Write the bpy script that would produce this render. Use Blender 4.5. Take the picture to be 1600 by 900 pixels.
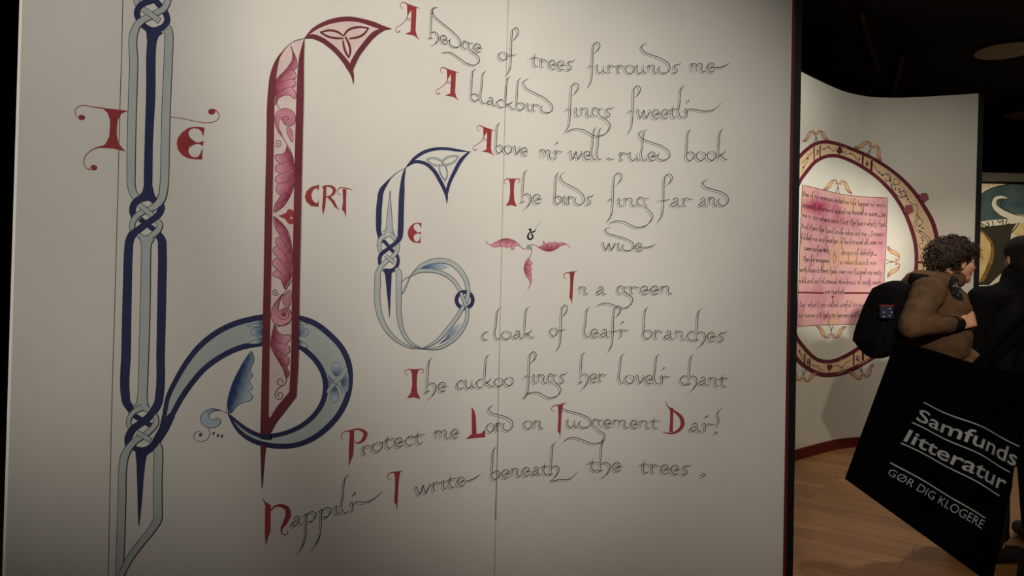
import bpy, bmesh, math, random
import numpy as np
from mathutils import Vector, Matrix, Quaternion, noise
from mathutils.geometry import delaunay_2d_cdt

for _o in list(bpy.data.objects):
    bpy.data.objects.remove(_o)
SC = bpy.context.scene
COL = SC.collection
random.seed(7)

# ------------------------------------------------------------------ camera, world, lights, exposure
EYE = 1.42
FPX = 1164.0
PITCH, ROLL = math.radians(0.4), math.radians(1.47)
F_ = Vector((0, math.cos(PITCH), math.sin(PITCH)))
R0 = Vector((1, 0, 0)); U0 = Vector((0, -math.sin(PITCH), math.cos(PITCH)))
RC = R0*math.cos(ROLL) + U0*math.sin(ROLL)
UC = -R0*math.sin(ROLL) + U0*math.cos(ROLL)
cam_d = bpy.data.cameras.new('camera')
cam_d.sensor_width = 36.0
cam_d.lens = FPX/1600*36
cam_d.clip_start = 0.05
cam = bpy.data.objects.new('camera', cam_d); COL.objects.link(cam)
_m = Matrix((RC, UC, -F_)).transposed().to_4x4(); _m.translation = (0, 0, EYE)
cam.matrix_world = _m
SC.camera = cam

SC.view_settings.view_transform = 'Standard'
SC.view_settings.look = 'None'
SC.view_settings.gamma = 1.0
SC.view_settings.exposure = 0.0
SC.view_settings.use_curve_mapping = False

w = bpy.data.worlds.new('world'); SC.world = w; w.use_nodes = True
w.node_tree.nodes['Background'].inputs[0].default_value = (1.0, 0.80, 0.55, 1)
w.node_tree.nodes['Background'].inputs[1].default_value = 0.012

def spot(name, loc, aim, power, size, blend, col, rad=0.05):
    d = bpy.data.lights.new(name, 'SPOT'); d.energy = power; d.spot_size = math.radians(size)
    d.spot_blend = blend; d.color = col; d.shadow_soft_size = rad
    o = bpy.data.objects.new(name, d); COL.objects.link(o); o.location = loc
    o.rotation_euler = (Vector(aim)-Vector(loc)).to_track_quat('-Z', 'Y').to_euler()
    return o
WARM = (1.0, 0.95, 0.87)
spot('gallery_spotlight', (-0.09, 0.15, 3.06), (0.07, 2.63, 1.83), 228, 52.8, 1.0, WARM, 0.06)
spot('gallery_spotlight', (-1.68, -1.5, 3.08), (-1.07, 2.47, 1.83), 397, 43, 0.77, WARM, 0.08)
spot('gallery_spotlight', (0.40, -0.1, 2.62), (4.3, 6.9, 0.6), 400, 27, 0.4, (1.0, 0.9, 0.72), 0.03)
spot('gallery_spotlight', (2.95, 4.96, 4.15), (2.97, 6.06, 0.85), 152, 140, 1.0, (1.0, 0.96, 0.86), 0.05)
spot('gallery_spotlight', (0.66, -1.0, 2.5), (2.81, 6.73, 1.96), 2500, 14, 0.78, (1.0, 0.96, 0.86), 0.05)
spot('gallery_spotlight', (6.0, 7.4, 3.9), (6.9, 10.4, 1.8), 300, 60, 0.9, (1.0, 0.86, 0.62), 0.05)
spot('gallery_spotlight', (4.2, 3.6, 3.7), (2.4, 4.15, 1.45), 60, 40, 1.0, (1.0, 0.78, 0.52), 0.05)
spot('gallery_spotlight', (3.2, 0.6, 4.0), (2.0, 4.2, 0.0), 120, 46, 1.0, (1.0, 0.82, 0.58), 0.08)
spot('gallery_spotlight', (-0.4, -0.9, 3.6), (1.1, 1.6, 1.1), 150, 30, 1.0, WARM, 0.08)  # added lamp, put in to brighten the print on the tote bag

# ------------------------------------------------------------------ materials
def s2l(c):
    return tuple((x/255/12.92 if x/255 <= 0.04045 else ((x/255+0.055)/1.055)**2.4) for x in c)
def mat(name, rgb, rough=0.7, rgb2=None, nscale=8.0, lo=0.35, hi=0.65, spec=0.25, bump=0.0, bscale=60.0, metal=0.0):
    m = bpy.data.materials.new(name); m.use_nodes = True
    nt = m.node_tree; b = nt.nodes['Principled BSDF']
    b.inputs['Roughness'].default_value = rough
    b.inputs['Specular IOR Level'].default_value = spec
    b.inputs['Metallic'].default_value = metal
    c1 = (*s2l(rgb), 1)
    tc = nt.nodes.new('ShaderNodeTexCoord')
    n = nt.nodes.new('ShaderNodeTexNoise'); n.inputs['Scale'].default_value = nscale; n.inputs['Detail'].default_value = 5
    nt.links.new(tc.outputs['Object'], n.inputs['Vector'])
    r = nt.nodes.new('ShaderNodeValToRGB')
    r.color_ramp.elements[0].position = lo; r.color_ramp.elements[1].position = hi
    c2 = (*s2l(rgb2), 1) if rgb2 else tuple(x*0.93 for x in c1[:3])+(1,)
    r.color_ramp.elements[0].color = c1; r.color_ramp.elements[1].color = c2
    nt.links.new(n.outputs['Fac'], r.inputs['Fac'])
    nt.links.new(r.outputs['Color'], b.inputs['Base Color'])
    if bump > 0:
        n2 = nt.nodes.new('ShaderNodeTexNoise'); n2.inputs['Scale'].default_value = bscale; n2.inputs['Detail'].default_value = 4
        nt.links.new(tc.outputs['Object'], n2.inputs['Vector'])
        bp = nt.nodes.new('ShaderNodeBump'); bp.inputs['Strength'].default_value = bump; bp.inputs['Distance'].default_value = 0.004
        nt.links.new(n2.outputs['Fac'], bp.inputs['Height'])
        nt.links.new(bp.outputs['Normal'], b.inputs['Normal'])
    return m
def toned(name, light, dark, rough=0.75, nscale=60.0):
    """painted leaf: the brush goes from a light to a dark pigment, kept per vertex in the attribute 'tone'"""
    m = bpy.data.materials.new(name); m.use_nodes = True
    nt = m.node_tree; b = nt.nodes['Principled BSDF']; b.inputs['Roughness'].default_value = rough
    b.inputs['Specular IOR Level'].default_value = 0.2
    a = nt.nodes.new('ShaderNodeAttribute'); a.attribute_name = 'tone'
    tc = nt.nodes.new('ShaderNodeTexCoord')
    n = nt.nodes.new('ShaderNodeTexNoise'); n.inputs['Scale'].default_value = nscale
    nt.links.new(tc.outputs['Object'], n.inputs['Vector'])
    ma = nt.nodes.new('ShaderNodeMath'); ma.operation = 'MULTIPLY_ADD'; ma.inputs[1].default_value = 0.5; ma.inputs[2].default_value = -0.25
    nt.links.new(n.outputs['Fac'], ma.inputs[0])
    ad = nt.nodes.new('ShaderNodeMath'); ad.operation = 'ADD'; ad.use_clamp = True
    nt.links.new(a.outputs['Fac'], ad.inputs[0]); nt.links.new(ma.outputs[0], ad.inputs[1])
    r = nt.nodes.new('ShaderNodeValToRGB')
    r.color_ramp.elements[0].color = (*s2l(light), 1); r.color_ramp.elements[1].color = (*s2l(dark), 1)
    nt.links.new(ad.outputs[0], r.inputs['Fac']); nt.links.new(r.outputs['Color'], b.inputs['Base Color'])
    return m

M = dict(
    wall=mat('cream_wall_paint', (222, 217, 208), 0.85, (216, 211, 202), 2.2, spec=0.12, bump=0.05, bscale=180),
    wall2=mat('white_wall_paint', (228, 224, 210), 0.85, (222, 217, 203), 2.0, spec=0.12),
    navy=mat('navy_paint', (54, 58, 96), 0.75, (47, 50, 84), 12),
    pale=mat('pale_blue_paint', (186, 191, 187), 0.8, (175, 182, 180), 10),
    maroon=mat('maroon_paint', (116, 54, 63), 0.75, (104, 46, 54), 9),
    red=mat('red_paint', (158, 64, 66), 0.75, (146, 54, 57), 14),
    redtrim=mat('red_trim_paint', (104, 32, 26), 0.6, (88, 26, 22), 6),
    blush=mat('blush_wash', (218, 198, 190), 0.85, (208, 184, 178), 20),
    ink=mat('black_ink', (30, 26, 30), 0.8, (42, 37, 40), 40),
    graphite=mat('grey_ink', (92, 82, 84), 0.85, (124, 112, 112), 60),
    outline=mat('outline_ink', (66, 70, 84), 0.8, (84, 86, 96), 40),
    brownline=mat('brown_line_ink', (104, 66, 62), 0.8),
    seam=mat('tan_seam_line', (128, 112, 92), 0.9, (160, 146, 122), 30),  # tan line drawn along the joint of the two wall sheets
    rose=toned('rose_watercolour', (212, 150, 162), (142, 52, 76)),
    sky=toned('blue_watercolour', (176, 192, 200), (40, 66, 116)),
    ochre=mat('ochre_paint', (230, 204, 160), 0.8, (228, 190, 152), 14, 0.3, 0.7),
    peach=toned('peach_watercolour', (232, 190, 140), (178, 92, 74)),
    ringmar=mat('ring_maroon_paint', (112, 40, 54), 0.7, (98, 34, 46), 6),
    black=mat('black_paint', (18, 16, 16), 0.6),
    blackroom=mat('black_room_paint', (40, 35, 33), 0.85, (48, 42, 40), 1.5),
)
def make_sheet_mat():
    m = bpy.data.materials.new('pink_parchment_wash'); m.use_nodes = True
    nt = m.node_tree; b = nt.nodes['Principled BSDF']; b.inputs['Roughness'].default_value = 0.8
    tc = nt.nodes.new('ShaderNodeTexCoord')
    def ns(sc, det=4):
        n = nt.nodes.new('ShaderNodeTexNoise'); n.inputs['Scale'].default_value = sc; n.inputs['Detail'].default_value = det
        nt.links.new(tc.outputs['Object'], n.inputs['Vector']); return n
    r = nt.nodes.new('ShaderNodeValToRGB')
    e = r.color_ramp.elements
    e[0].position = 0.34; e[0].color = (*s2l((206, 144, 152)), 1)
    e[1].position = 0.66; e[1].color = (*s2l((230, 180, 154)), 1)
    k = e.new(0.5); k.color = (*s2l((224, 172, 172)), 1)
    nt.links.new(ns(3.2).outputs['Fac'], r.inputs['Fac'])
    a = nt.nodes.new('ShaderNodeAttribute'); a.attribute_name = 'tone'
    n2 = ns(9)
    mu = nt.nodes.new('ShaderNodeMath'); mu.operation = 'MULTIPLY'; mu.use_clamp = True
    ad = nt.nodes.new('ShaderNodeMath'); ad.operation = 'ADD'; ad.inputs[1].default_value = 0.45
    nt.links.new(n2.outputs['Fac'], ad.inputs[0])
    nt.links.new(a.outputs['Fac'], mu.inputs[0]); nt.links.new(ad.outputs[0], mu.inputs[1])
    mx = nt.nodes.new('ShaderNodeMix'); mx.data_type = 'RGBA'
    mx.inputs['B'].default_value = (*s2l((176, 62, 98)), 1)
    nt.links.new(mu.outputs[0], mx.inputs['Factor']); nt.links.new(r.outputs['Color'], mx.inputs['A'])
    nt.links.new(mx.outputs['Result'], b.inputs['Base Color'])
    return m
M['sheet'] = make_sheet_mat()

# ------------------------------------------------------------------ object helpers
def link(name, me, parent=None):
    o = bpy.data.objects.new(name, me); COL.objects.link(o)
    if parent: o.parent = parent
    return o
def thing(name, label, cat, loc=(0, 0, 0), group=None):
    o = link(name, None); o.location = loc; o.empty_display_size = 0.1
    o['label'] = label; o['category'] = cat
    if group: o['group'] = group
    return o
def from_bm(name, bm, m, parent=None, smooth=False, loc=None):
    me = bpy.data.meshes.new(name)
    bmesh.ops.recalc_face_normals(bm, faces=bm.faces)
    bm.to_mesh(me); bm.free()
    for x in (m if isinstance(m, (list, tuple)) else [m]): me.materials.append(x)
    if smooth: me.polygons.foreach_set('use_smooth', [True]*len(me.polygons))
    o = link(name, me, parent)
    if parent is not None:
        pl = parent.location.copy(); p = parent.parent
        while p: pl += p.location; p = p.parent
        me.transform(Matrix.Translation(-pl))      # geometry is written in world space, the parent sits at its base
    return o
def box(bm, lo, hi):
    vs = [bm.verts.new((x, y, z)) for x in (lo[0], hi[0]) for y in (lo[1], hi[1]) for z in (lo[2], hi[2])]
    for f in ((0, 1, 3, 2), (4, 6, 7, 5), (0, 4, 5, 1), (2, 3, 7, 6), (0, 2, 6, 4), (1, 5, 7, 3)):
        bm.faces.new([vs[i] for i in f])
def structure(name, bm, m):
    o = from_bm(name, bm, m); o['kind'] = 'structure'; return o

# ------------------------------------------------------------------ surfaces (painting is laid onto them)
def ray(u, v):
    return RC*((u-800)/FPX) + UC*((450-v)/FPX) + F_
def smooth_fn(xs, ys, sigma=45):
    g = np.arange(min(xs)-200, max(xs)+201, 2.0)
    y = np.interp(g, xs, ys)
    # linear continuation past the ends
    y[g < xs[0]] = ys[0] + (g[g < xs[0]]-xs[0])*(ys[1]-ys[0])/(xs[1]-xs[0])
    y[g > xs[-1]] = ys[-1] + (g[g > xs[-1]]-xs[-1])*(ys[-1]-ys[-2])/(xs[-1]-xs[-2])
    k = np.exp(-0.5*(np.arange(-4*sigma, 4*sigma+1, 2.0)/sigma)**2); k /= k.sum()
    ypad = np.concatenate([y[0]+(y[1]-y[0])*np.arange(-len(k), 0), y, y[-1]+(y[-1]-y[-2])*np.arange(1, len(k)+1)])
    ys2 = np.convolve(ypad, k, 'same')[len(k):-len(k)]
    return lambda q: float(np.interp(q, g, ys2))
class Wall:
    """an upright curved wall; plan curve given as depth over bearing q"""
    def __init__(s, depth): s.d = depth
    def plan(s, q):
        y = s.d(q); return Vector(((q-800)/FPX*y, y, 0))
    def normal(s, q):
        t = s.plan(q+1.0)-s.plan(q-1.0); return Vector((t.y, -t.x, 0)).normalized()
    def at(s, u, v, eps=0.0):
        D = ray(u, v); q = 800+FPX*D.x/D.y
        p = s.plan(q); y = p.y
        return Vector((p.x, y, EYE+y*D.z/D.y)) + s.normal(q)*eps
    def q_of(s, u, v):
        D = ray(u, v); return 800+FPX*D.x/D.y
D0 = 2.05
W1 = Wall(smooth_fn([0, 100, 190, 315, 435, 495, 570, 655, 735, 875, 970, 1075, 1160, 1240],
                    [D0*x for x in (.79, .835, .875, .935, 1.0, 1.045, 1.115, 1.19, 1.265, 1.345, 1.375, 1.37, 1.35, 1.325)]))
ZT = 3.45
_tops = [(1252, 112), (1282, 127), (1320, 144), (1360, 152), (1400, 153), (1450, 151), (1529, 146)]
_q2, _d2 = [], []
for u, v in _tops:
    D = ray(u, v); _q2.append(800+FPX*D.x/D.y); _d2.append((ZT-EYE)*D.y/D.z)
W2 = Wall(smooth_fn(_q2, _d2, 10))
W3 = Wall(lambda q: 10.6)

# ------------------------------------------------------------------ painting tools
def spline(pts, step=3.0, closed=False, ws=None):
    """Catmull-Rom through pts, resampled about every `step` px; ws = width per point (or a number)"""
    P = [np.array(p, float) for p in pts]; n = len(P)
    if ws is None: ws = 1.0
    if not hasattr(ws, '__len__'): ws = [ws]*n
    if len(ws) != n:
        ws = list(np.interp(np.linspace(0, 1, n), np.linspace(0, 1, len(ws)), ws))
    out, wo = [], []
    if n == 2:
        k = max(1, int(np.linalg.norm(P[1]-P[0])/step))
        return [P[0]+(P[1]-P[0])*i/k for i in range(k+1)], [ws[0]+(ws[1]-ws[0])*i/k for i in range(k+1)]
    segs = n if closed else n-1
    for i in range(segs):
        p1, p2 = P[i], P[(i+1) % n]
        p0 = P[i-1] if (closed or i > 0) else 2*p1-p2
        p3 = P[(i+2) % n] if (closed or i+2 < n) else 2*p2-p1
        k = max(1, int(np.linalg.norm(p2-p1)/step+0.5))
        # centripetal-ish tangents, limited so that uneven spacing does not overshoot
        l0, l1, l2 = (max(1e-6, np.linalg.norm(b-a)) for a, b in ((p0, p1), (p1, p2), (p2, p3)))
        m1 = ((p1-p0)/l0*l1+(p2-p1)/l1*l0)/(l0+l1)*l1
        m2 = ((p2-p1)/l1*l2+(p3-p2)/l2*l1)/(l1+l2)*l1
        for j in range(k):
            t = j/k; t2 = t*t; t3 = t2*t
            out.append((2*t3-3*t2+1)*p1+(t3-2*t2+t)*m1+(-2*t3+3*t2)*p2+(t3-t2)*m2)
            wo.append(ws[i]+(ws[(i+1) % n]-ws[i])*t)
    if not closed: out.append(P[-1]); wo.append(ws[-1])
    return out, wo
def Z(x0, y0, k, pts):
    return [(x0+p[0]/k, y0+p[1]/k) for p in pts]
class Paint:
    def __init__(s, surf, base=None):
        s.step = 1.5e-5 if surf is W1 else 1e-4
        if base is None: base = 0.0003 if surf is W1 else 0.0008
        s.S = surf; s.v = []; s.f = []; s.mi = []; s.tone = []; s.mats = []; s.e = base
    def slot(s, m):
        if m not in s.mats: s.mats.append(m)
        return s.mats.index(m)
    def lift(s): s.e += s.step
    def put(s, u, v, t=0.0):
        s.v.append(s.S.at(u, v, s.e)); s.tone.append(t); return len(s.v)-1
    def ribbon(s, pts, w, m, closed=False, step=3.0, off=(0, 0), lift=True, tone=0.0, sharp=False):
        if lift: s.lift()
        C, W = (spline(pts, step, closed, w) if not sharp else ([np.array(p, float) for p in pts], w if hasattr(w, '__len__') else [w]*len(pts)))
        n = len(C); mi = s.slot(m); rows = []
        for i in range(n):
            a = C[i-1] if (closed or i > 0) else C[i]; b = C[(i+1) % n] if (closed or i < n-1) else C[i]
            t = b-a; L = np.linalg.norm(t); t = t/L if L > 1e-9 else np.array((1.0, 0))
            nn = np.array((-t[1], t[0])); k = max(1, int(max(W)/(4 if s.S is W1 else 1.5)+0.5))
            rows.append([s.put(*(C[i]+nn*W[i]*(j/k-0.5)+np.array(off)), tone) for j in range(k+1)])
        for i in range(n if closed else n-1):
            r0, r1 = rows[i], rows[(i+1) % n]
            for j in range(len(r0)-1):
                s.f.append((r0[j], r0[j+1], r1[j+1], r1[j])); s.mi.append(mi)
        return C, W
    def band(s, pts, w, fill, edge, ew=1.1, step=3.0):
        C, W = s.ribbon(pts, w, fill, step=step)
        s.lift()
        n = len(C); L, R = [], []
        for i in range(n):
            t = C[min(n-1, i+1)]-C[max(0, i-1)]; q = np.linalg.norm(t); t = t/q if q > 1e-9 else np.array((1.0, 0))
            nn = np.array((-t[1], t[0])); L.append(C[i]+nn*W[i]/2); R.append(C[i]-nn*W[i]/2)
        s.ribbon(L, ew, edge, lift=False, sharp=True); s.ribbon(R, ew, edge, lift=False, sharp=True)
    def poly(s, pts, m, grid=7.0, tone=None, curved=False, lift=True):
        if lift: s.lift()
        P = [np.array(p, float) for p in pts]
        if curved: P, _ = spline(P, 3.0, True)
        else:
            Q = []
            for i in range(len(P)):
                a, b = P[i], P[(i+1) % len(P)]; k = max(1, int(np.linalg.norm(b-a)/grid))
                Q += [a+(b-a)*j/k for j in range(k)]
            P = Q
        xs = [p[0] for p in P]; ys = [p[1] for p in P]
        def inside(x, y):
            c = False
            for i in range(len(P)):
                x1, y1 = P[i]; x2, y2 = P[i-1]
                if (y1 > y) != (y2 > y) and x < (x2-x1)*(y-y1)/(y2-y1)+x1: c = not c
            return c
        V = [Vector(p) for p in P]; n = len(V)
        for x in np.arange(min(xs)+grid/2, max(xs), grid):
            for y in np.arange(min(ys)+grid/2, max(ys), grid):
                if inside(x, y): V.append(Vector((x, y)))
        r = delaunay_2d_cdt(V, [(i, (i+1) % n) for i in range(n)], [], 1, 1e-4)
        mi = s.slot(m)
        ids = [s.put(p.x, p.y, tone(p.x, p.y) if tone else 0.0) for p in r[0]]
        for f in r[2]:
            s.f.append(tuple(ids[i] for i in f)); s.mi.append(mi)
    def disc(s, x, y, rx, ry=None, m=None, rot=0.0, n=18, tone=None):
        ry = ry or rx; c, q = math.cos(rot), math.sin(rot)
        s.poly([(x+rx*math.cos(a)*c-ry*math.sin(a)*q, y+rx*math.cos(a)*q+ry*math.sin(a)*c) for a in (2*math.pi*i/n for i in range(n))], m, tone=tone)
    def spiral(s, x, y, r, turns, m, w=1.0, a0=0.0, sgn=1, lift=True):
        n = int(14*turns)
        pts = [(x+r*(1-i/n*0.92)*math.cos(a0+sgn*2*math.pi*turns*i/n), y+r*(1-i/n*0.92)*math.sin(a0+sgn*2*math.pi*turns*i/n)) for i in range(n+1)]
        s.ribbon(pts, w, m, step=1.5, lift=lift)
    def build(s, name, parent, label=None):
        me = bpy.data.meshes.new(name)
        org = parent.location.copy(); p = parent.parent
        while p: org += p.location; p = p.parent
        me.from_pydata([v-org for v in s.v], [], s.f)
        for m in s.mats: me.materials.append(m)
        me.polygons.foreach_set('material_index', s.mi)
        a = me.attributes.new('tone', 'FLOAT', 'POINT'); a.data.foreach_set('value', s.tone)
        # all faces look out of the wall
        me.update()
        bm = bmesh.new(); bm.from_mesh(me)
        for f in bm.faces:
            if f.normal.y > 0: f.normal_flip()
        bm.to_mesh(me); bm.free()
        o = link(name, me, parent)
        if label: o['label'] = label
        return o

# ------------------------------------------------------------------ the room
def plank_mat():
    m = bpy.data.materials.new('oak_floor'); m.use_nodes = True
    nt = m.node_tree; b = nt.nodes['Principled BSDF']; b.inputs['Roughness'].default_value = 0.45
    tc = nt.nodes.new('ShaderNodeTexCoord'); mp = nt.nodes.new('ShaderNodeMapping'); mp.inputs['Rotation'].default_value[2] = math.radians(38)
    nt.links.new(tc.outputs['Object'], mp.inputs['Vector'])
    br = nt.nodes.new('ShaderNodeTexBrick'); br.inputs['Scale'].default_value = 1.0
    br.inputs['Brick Width'].default_value = 1.6; br.inputs['Row Height'].default_value = 0.16; br.inputs['Mortar Size'].default_value = 0.003
    br.inputs['Color1'].default_value = (*s2l((176, 128, 78)), 1); br.inputs['Color2'].default_value = (*s2l((156, 110, 66)), 1)
    br.inputs['Mortar'].default_value = (*s2l((80, 52, 30)), 1)
    nt.links.new(mp.outputs['Vector'], br.inputs['Vector'])
    st = nt.nodes.new('ShaderNodeMapping'); st.inputs['Scale'].default_value = (2, 30, 1); nt.links.new(mp.outputs['Vector'], st.inputs['Vector'])
    n = nt.nodes.new('ShaderNodeTexNoise'); n.inputs['Scale'].default_value = 1.5; n.inputs['Detail'].default_value = 6
    nt.links.new(st.outputs['Vector'], n.inputs['Vector'])
    mx = nt.nodes.new('ShaderNodeMix'); mx.data_type = 'RGBA'; mx.blend_type = 'MULTIPLY'; mx.inputs['Factor'].default_value = 0.6
    r = nt.nodes.new('ShaderNodeValToRGB'); r.color_ramp.elements[0].position = 0.3; r.color_ramp.elements[0].color = (0.55, 0.5, 0.45, 1); r.color_ramp.elements[1].position = 0.7
    nt.links.new(n.outputs['Fac'], r.inputs['Fac'])
    nt.links.new(br.outputs['Color'], mx.inputs['A']); nt.links.new(r.outputs['Color'], mx.inputs['B'])
    nt.links.new(mx.outputs['Result'], b.inputs['Base Color'])
    return m
bm = bmesh.new(); box(bm, (-5, -3.5, -0.1), (11, 13, 0)); structure('floor', bm, plank_mat())
bm = bmesh.new(); box(bm, (-5, -3.5, 4.3), (11, 13, 4.4)); structure('ceiling', bm, M['blackroom'])
bm = bmesh.new(); box(bm, (-5, 13, 0), (11, 13.1, 4.3)); structure('wall_back', bm, M['blackroom'])
bm = bmesh.new(); box(bm, (-5.1, -3.5, 0), (-5, 13, 4.3)); structure('wall_left', bm, M['blackroom'])
bm = bmesh.new(); box(bm, (11, -3.5, 0), (11.1, 13, 4.3)); structure('wall_right', bm, M['blackroom'])
bm = bmesh.new(); box(bm, (-5, -3.6, 0), (11, -3.5, 4.3)); structure('wall_front', bm, M['blackroom'])

def curved_board(W, q0, q1, z0, z1, thick, n=260, front=0.0):
    """upright sheet along a wall's plan curve; q0/q1 are callables of z"""
    bm = bmesh.new()
    zs = [z0, z1]; grid = {}
    for i in range(n+1):
        for k, z in enumerate(zs):
            q = q0(z)+(q1(z)-q0(z))*i/n
            p = W.plan(q); nn = W.normal(q)
            a = p+nn*front; b = p+nn*(front-thick)
            grid[i, k, 0] = bm.verts.new((a.x, a.y, z)); grid[i, k, 1] = bm.verts.new((b.x, b.y, z))
    for i in range(n):
        g = grid
        bm.faces.new((g[i, 0, 0], g[i+1, 0, 0], g[i+1, 1, 0], g[i, 1, 0]))
        bm.faces.new((g[i, 0, 1], g[i, 1, 1], g[i+1, 1, 1], g[i+1, 0, 1]))
        bm.faces.new((g[i, 1, 0], g[i+1, 1, 0], g[i+1, 1, 1], g[i, 1, 1]))
        bm.faces.new((g[i, 0, 0], g[i, 0, 1], g[i+1, 0, 1], g[i+1, 0, 0]))
    for i in (0, n):
        g = grid; bm.faces.new((g[i, 0, 0], g[i, 1, 0], g[i, 1, 1], g[i, 0, 1]))
    return bm
def edge_line(W, a, b):
    """bearing as a function of height for an edge seen through pixels a and b"""
    (qa, za), (qb, zb) = ((W.q_of(*p), W.at(*p).z) for p in (a, b))
    return lambda z: qa+(qb-qa)*(z-za)/(zb-za)

# ================================================================== the lettered wall in front
p0 = W1.plan(700)
verse_wall = thing('display_panel', 'large cream curved wall hand-lettered with a verse, painted initials and red capitals', 'display wall', (p0.x, p0.y, 0))
eL = edge_line(W1, (35, 0), (8, 900)); eS = edge_line(W1, (795, 0), (772, 900)); eR = edge_line(W1, (1238, 0), (1223, 900))
from_bm('board', curved_board(W1, eL, lambda z: eS(z)-0.15, 0, 3.4, 0.02), M['wall'], verse_wall, True)['label'] = 'left wall sheet, wider, running from the dark edge to the seam'
from_bm('board', curved_board(W1, lambda z: eS(z)+0.15, eR, 0, 3.4, 0.02), M['wall'], verse_wall, True)['label'] = 'right wall sheet, between seam and red edge strip'
from_bm('edge_strip', curved_board(W1, eR, lambda z: eR(z)+5.0, 0, 3.4, 0.03, 4, 0.002), M['redtrim'], verse_wall)['label'] = 'red painted edge strip'
from_bm('post', curved_board(W1, lambda z: eR(z)+5.2, lambda z: eR(z)+16, 0, 3.4, 0.09, 4, -0.006), M['black'], verse_wall)['label'] = 'black upright post'
for o in verse_wall.children:
    if o.name.startswith('board'):
        for p in o.data.polygons: p.use_smooth = abs(p.normal.z) < 0.5
        try: o.data.set_sharp_from_angle(angle=math.radians(40))
        except Exception: pass
# seam and the fine ruled line
P = Paint(W1, 0.0002)
P.ribbon([(795, -30), (787, 250), (779, 600), (772, 930)], .75, M['seam'], step=8)
P.ribbon([(779, 650), (774.5, 800), (774.2, 812), (775, 790)], [0.8, 2.2, 2.6, .8], M['seam'], step=4)
P.build('seam', verse_wall)
P = Paint(W1, 0.0002)
P.ribbon([(192.5, -30), (190, 80), (187, 180), (184, 300), (180, 450), (175, 620), (172, 750), (168.5, 930)], 1.1, M['brownline'], step=8)
P.build('margin_line', verse_wall)

# ---------------------------------------------------------------- tall blue interlaced initial on the left
NV, PL, OL = M['navy'], M['pale'], M['outline']
ini = Paint(W1)
# bowl fill and its two navy strokes
outer1 = [(251, 674), (256.7, 649), (262, 622), (275.5, 593), (293, 564), (313, 540), (338, 520), (364.5, 506.7), (391, 499), (411, 495.5), (440, 493.5), (467, 497)]
outer2 = [(467, 497), (491, 505), (515, 523), (534, 544), (544.7, 568), (547, 592), (543, 618.7), (531, 645), (512.7, 666.7), (488.7, 685), (464.7, 694.7), (438, 697.3), (414, 694.5), (392, 687), (375, 675), (366.5, 664.5), (359.4, 652), (356.7, 646.8)]
inner1 = [(258, 664), (267, 651), (282, 624), (300, 598), (320, 575.5), (344, 558), (373, 544), (409, 536.7), (440, 534), (466, 540)]
inner2 = [(466, 540), (480.7, 550.7), (496.7, 568), (506, 586.7), (508.7, 605), (504.7, 626.7), (494, 645), (475, 662.7), (451, 674.7), (424.7, 681), (414.5, 682), (396.8, 677), (379, 666.3), (366.5, 655.7), (358.5, 648.5)]
so, _ = spline(outer1+outer2[1:], 5); si, _ = spline(inner1+inner2[1:], 3)
ini.poly(list(so)+list(reversed(si)), PL, grid=9)
ini.ribbon(outer1+outer2[1:], [7, 7, 7.5, 8, 8.5, 9, 9, 9, 9, 9, 9, 9, 9, 9, 9, 9, 9, 9, 9, 9, 8.5, 8, 8, 8, 7.5, 6.5, 5, 3.5, 2], NV)
ini.ribbon(inner1+inner2[1:], [8, 8, 8.5, 8.5, 8.5, 8.5, 8.5, 8.5, 8.5, 8.5, 8.5, 8.5, 8.5, 8.5, 8.5, 8, 8, 7.5, 7, 7, 7, 7, 6, 4.5, 3], NV)
def tone_from(x, y, R):
    return lambda a, b: max(0.0, min(1.0, 1-math.hypot(a-x, b-y)/R))
# loops and blots painted into the bowl
for pts, cx, cy, R in (
    ([(520, 568), (527, 566), (532, 573), (531, 583), (525, 588), (520, 582)], 525, 587, 16),
    ([(518, 612), (524, 604), (528, 612), (528, 624), (522, 629), (517, 622)], 523, 606, 16),
    ([(514, 589), (520, 596), (514, 606), (512, 600)], 512, 598, 9),
    ([(533, 588), (541, 578), (541, 612), (536, 606)], 535, 597, 16),
    ([(466, 512), (474, 512), (482, 517), (481, 523), (474, 526), (466, 524)], 466, 519, 15),
    ([(466, 500), (474, 503), (480, 506), (466, 507)], 466, 503, 10),
    ([(466, 531), (474, 534), (481, 543), (466, 537)], 466, 534, 10),
    ([(410, 512), (400, 512), (392, 517), (393, 522), (400, 525), (410, 523)], 410, 518, 16),
    ([(410, 500), (402, 504), (385, 508), (410, 508)], 410, 504, 14),
    ([(410, 527), (400, 530), (388, 536), (410, 533)], 410, 531, 12)):
    ini.poly(pts, M['sky'], grid=3, tone=tone_from(cx, cy, R), curved=True)
    ini.ribbon(pts, 0.8, OL, closed=True)
ini.band([(541, 575), (534, 588), (524, 597), (516, 606), (512, 614)], 6, PL, OL, .7)
ini.ribbon([(512, 586), (520, 597), (530, 603), (536, 615)], 1, OL)
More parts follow.
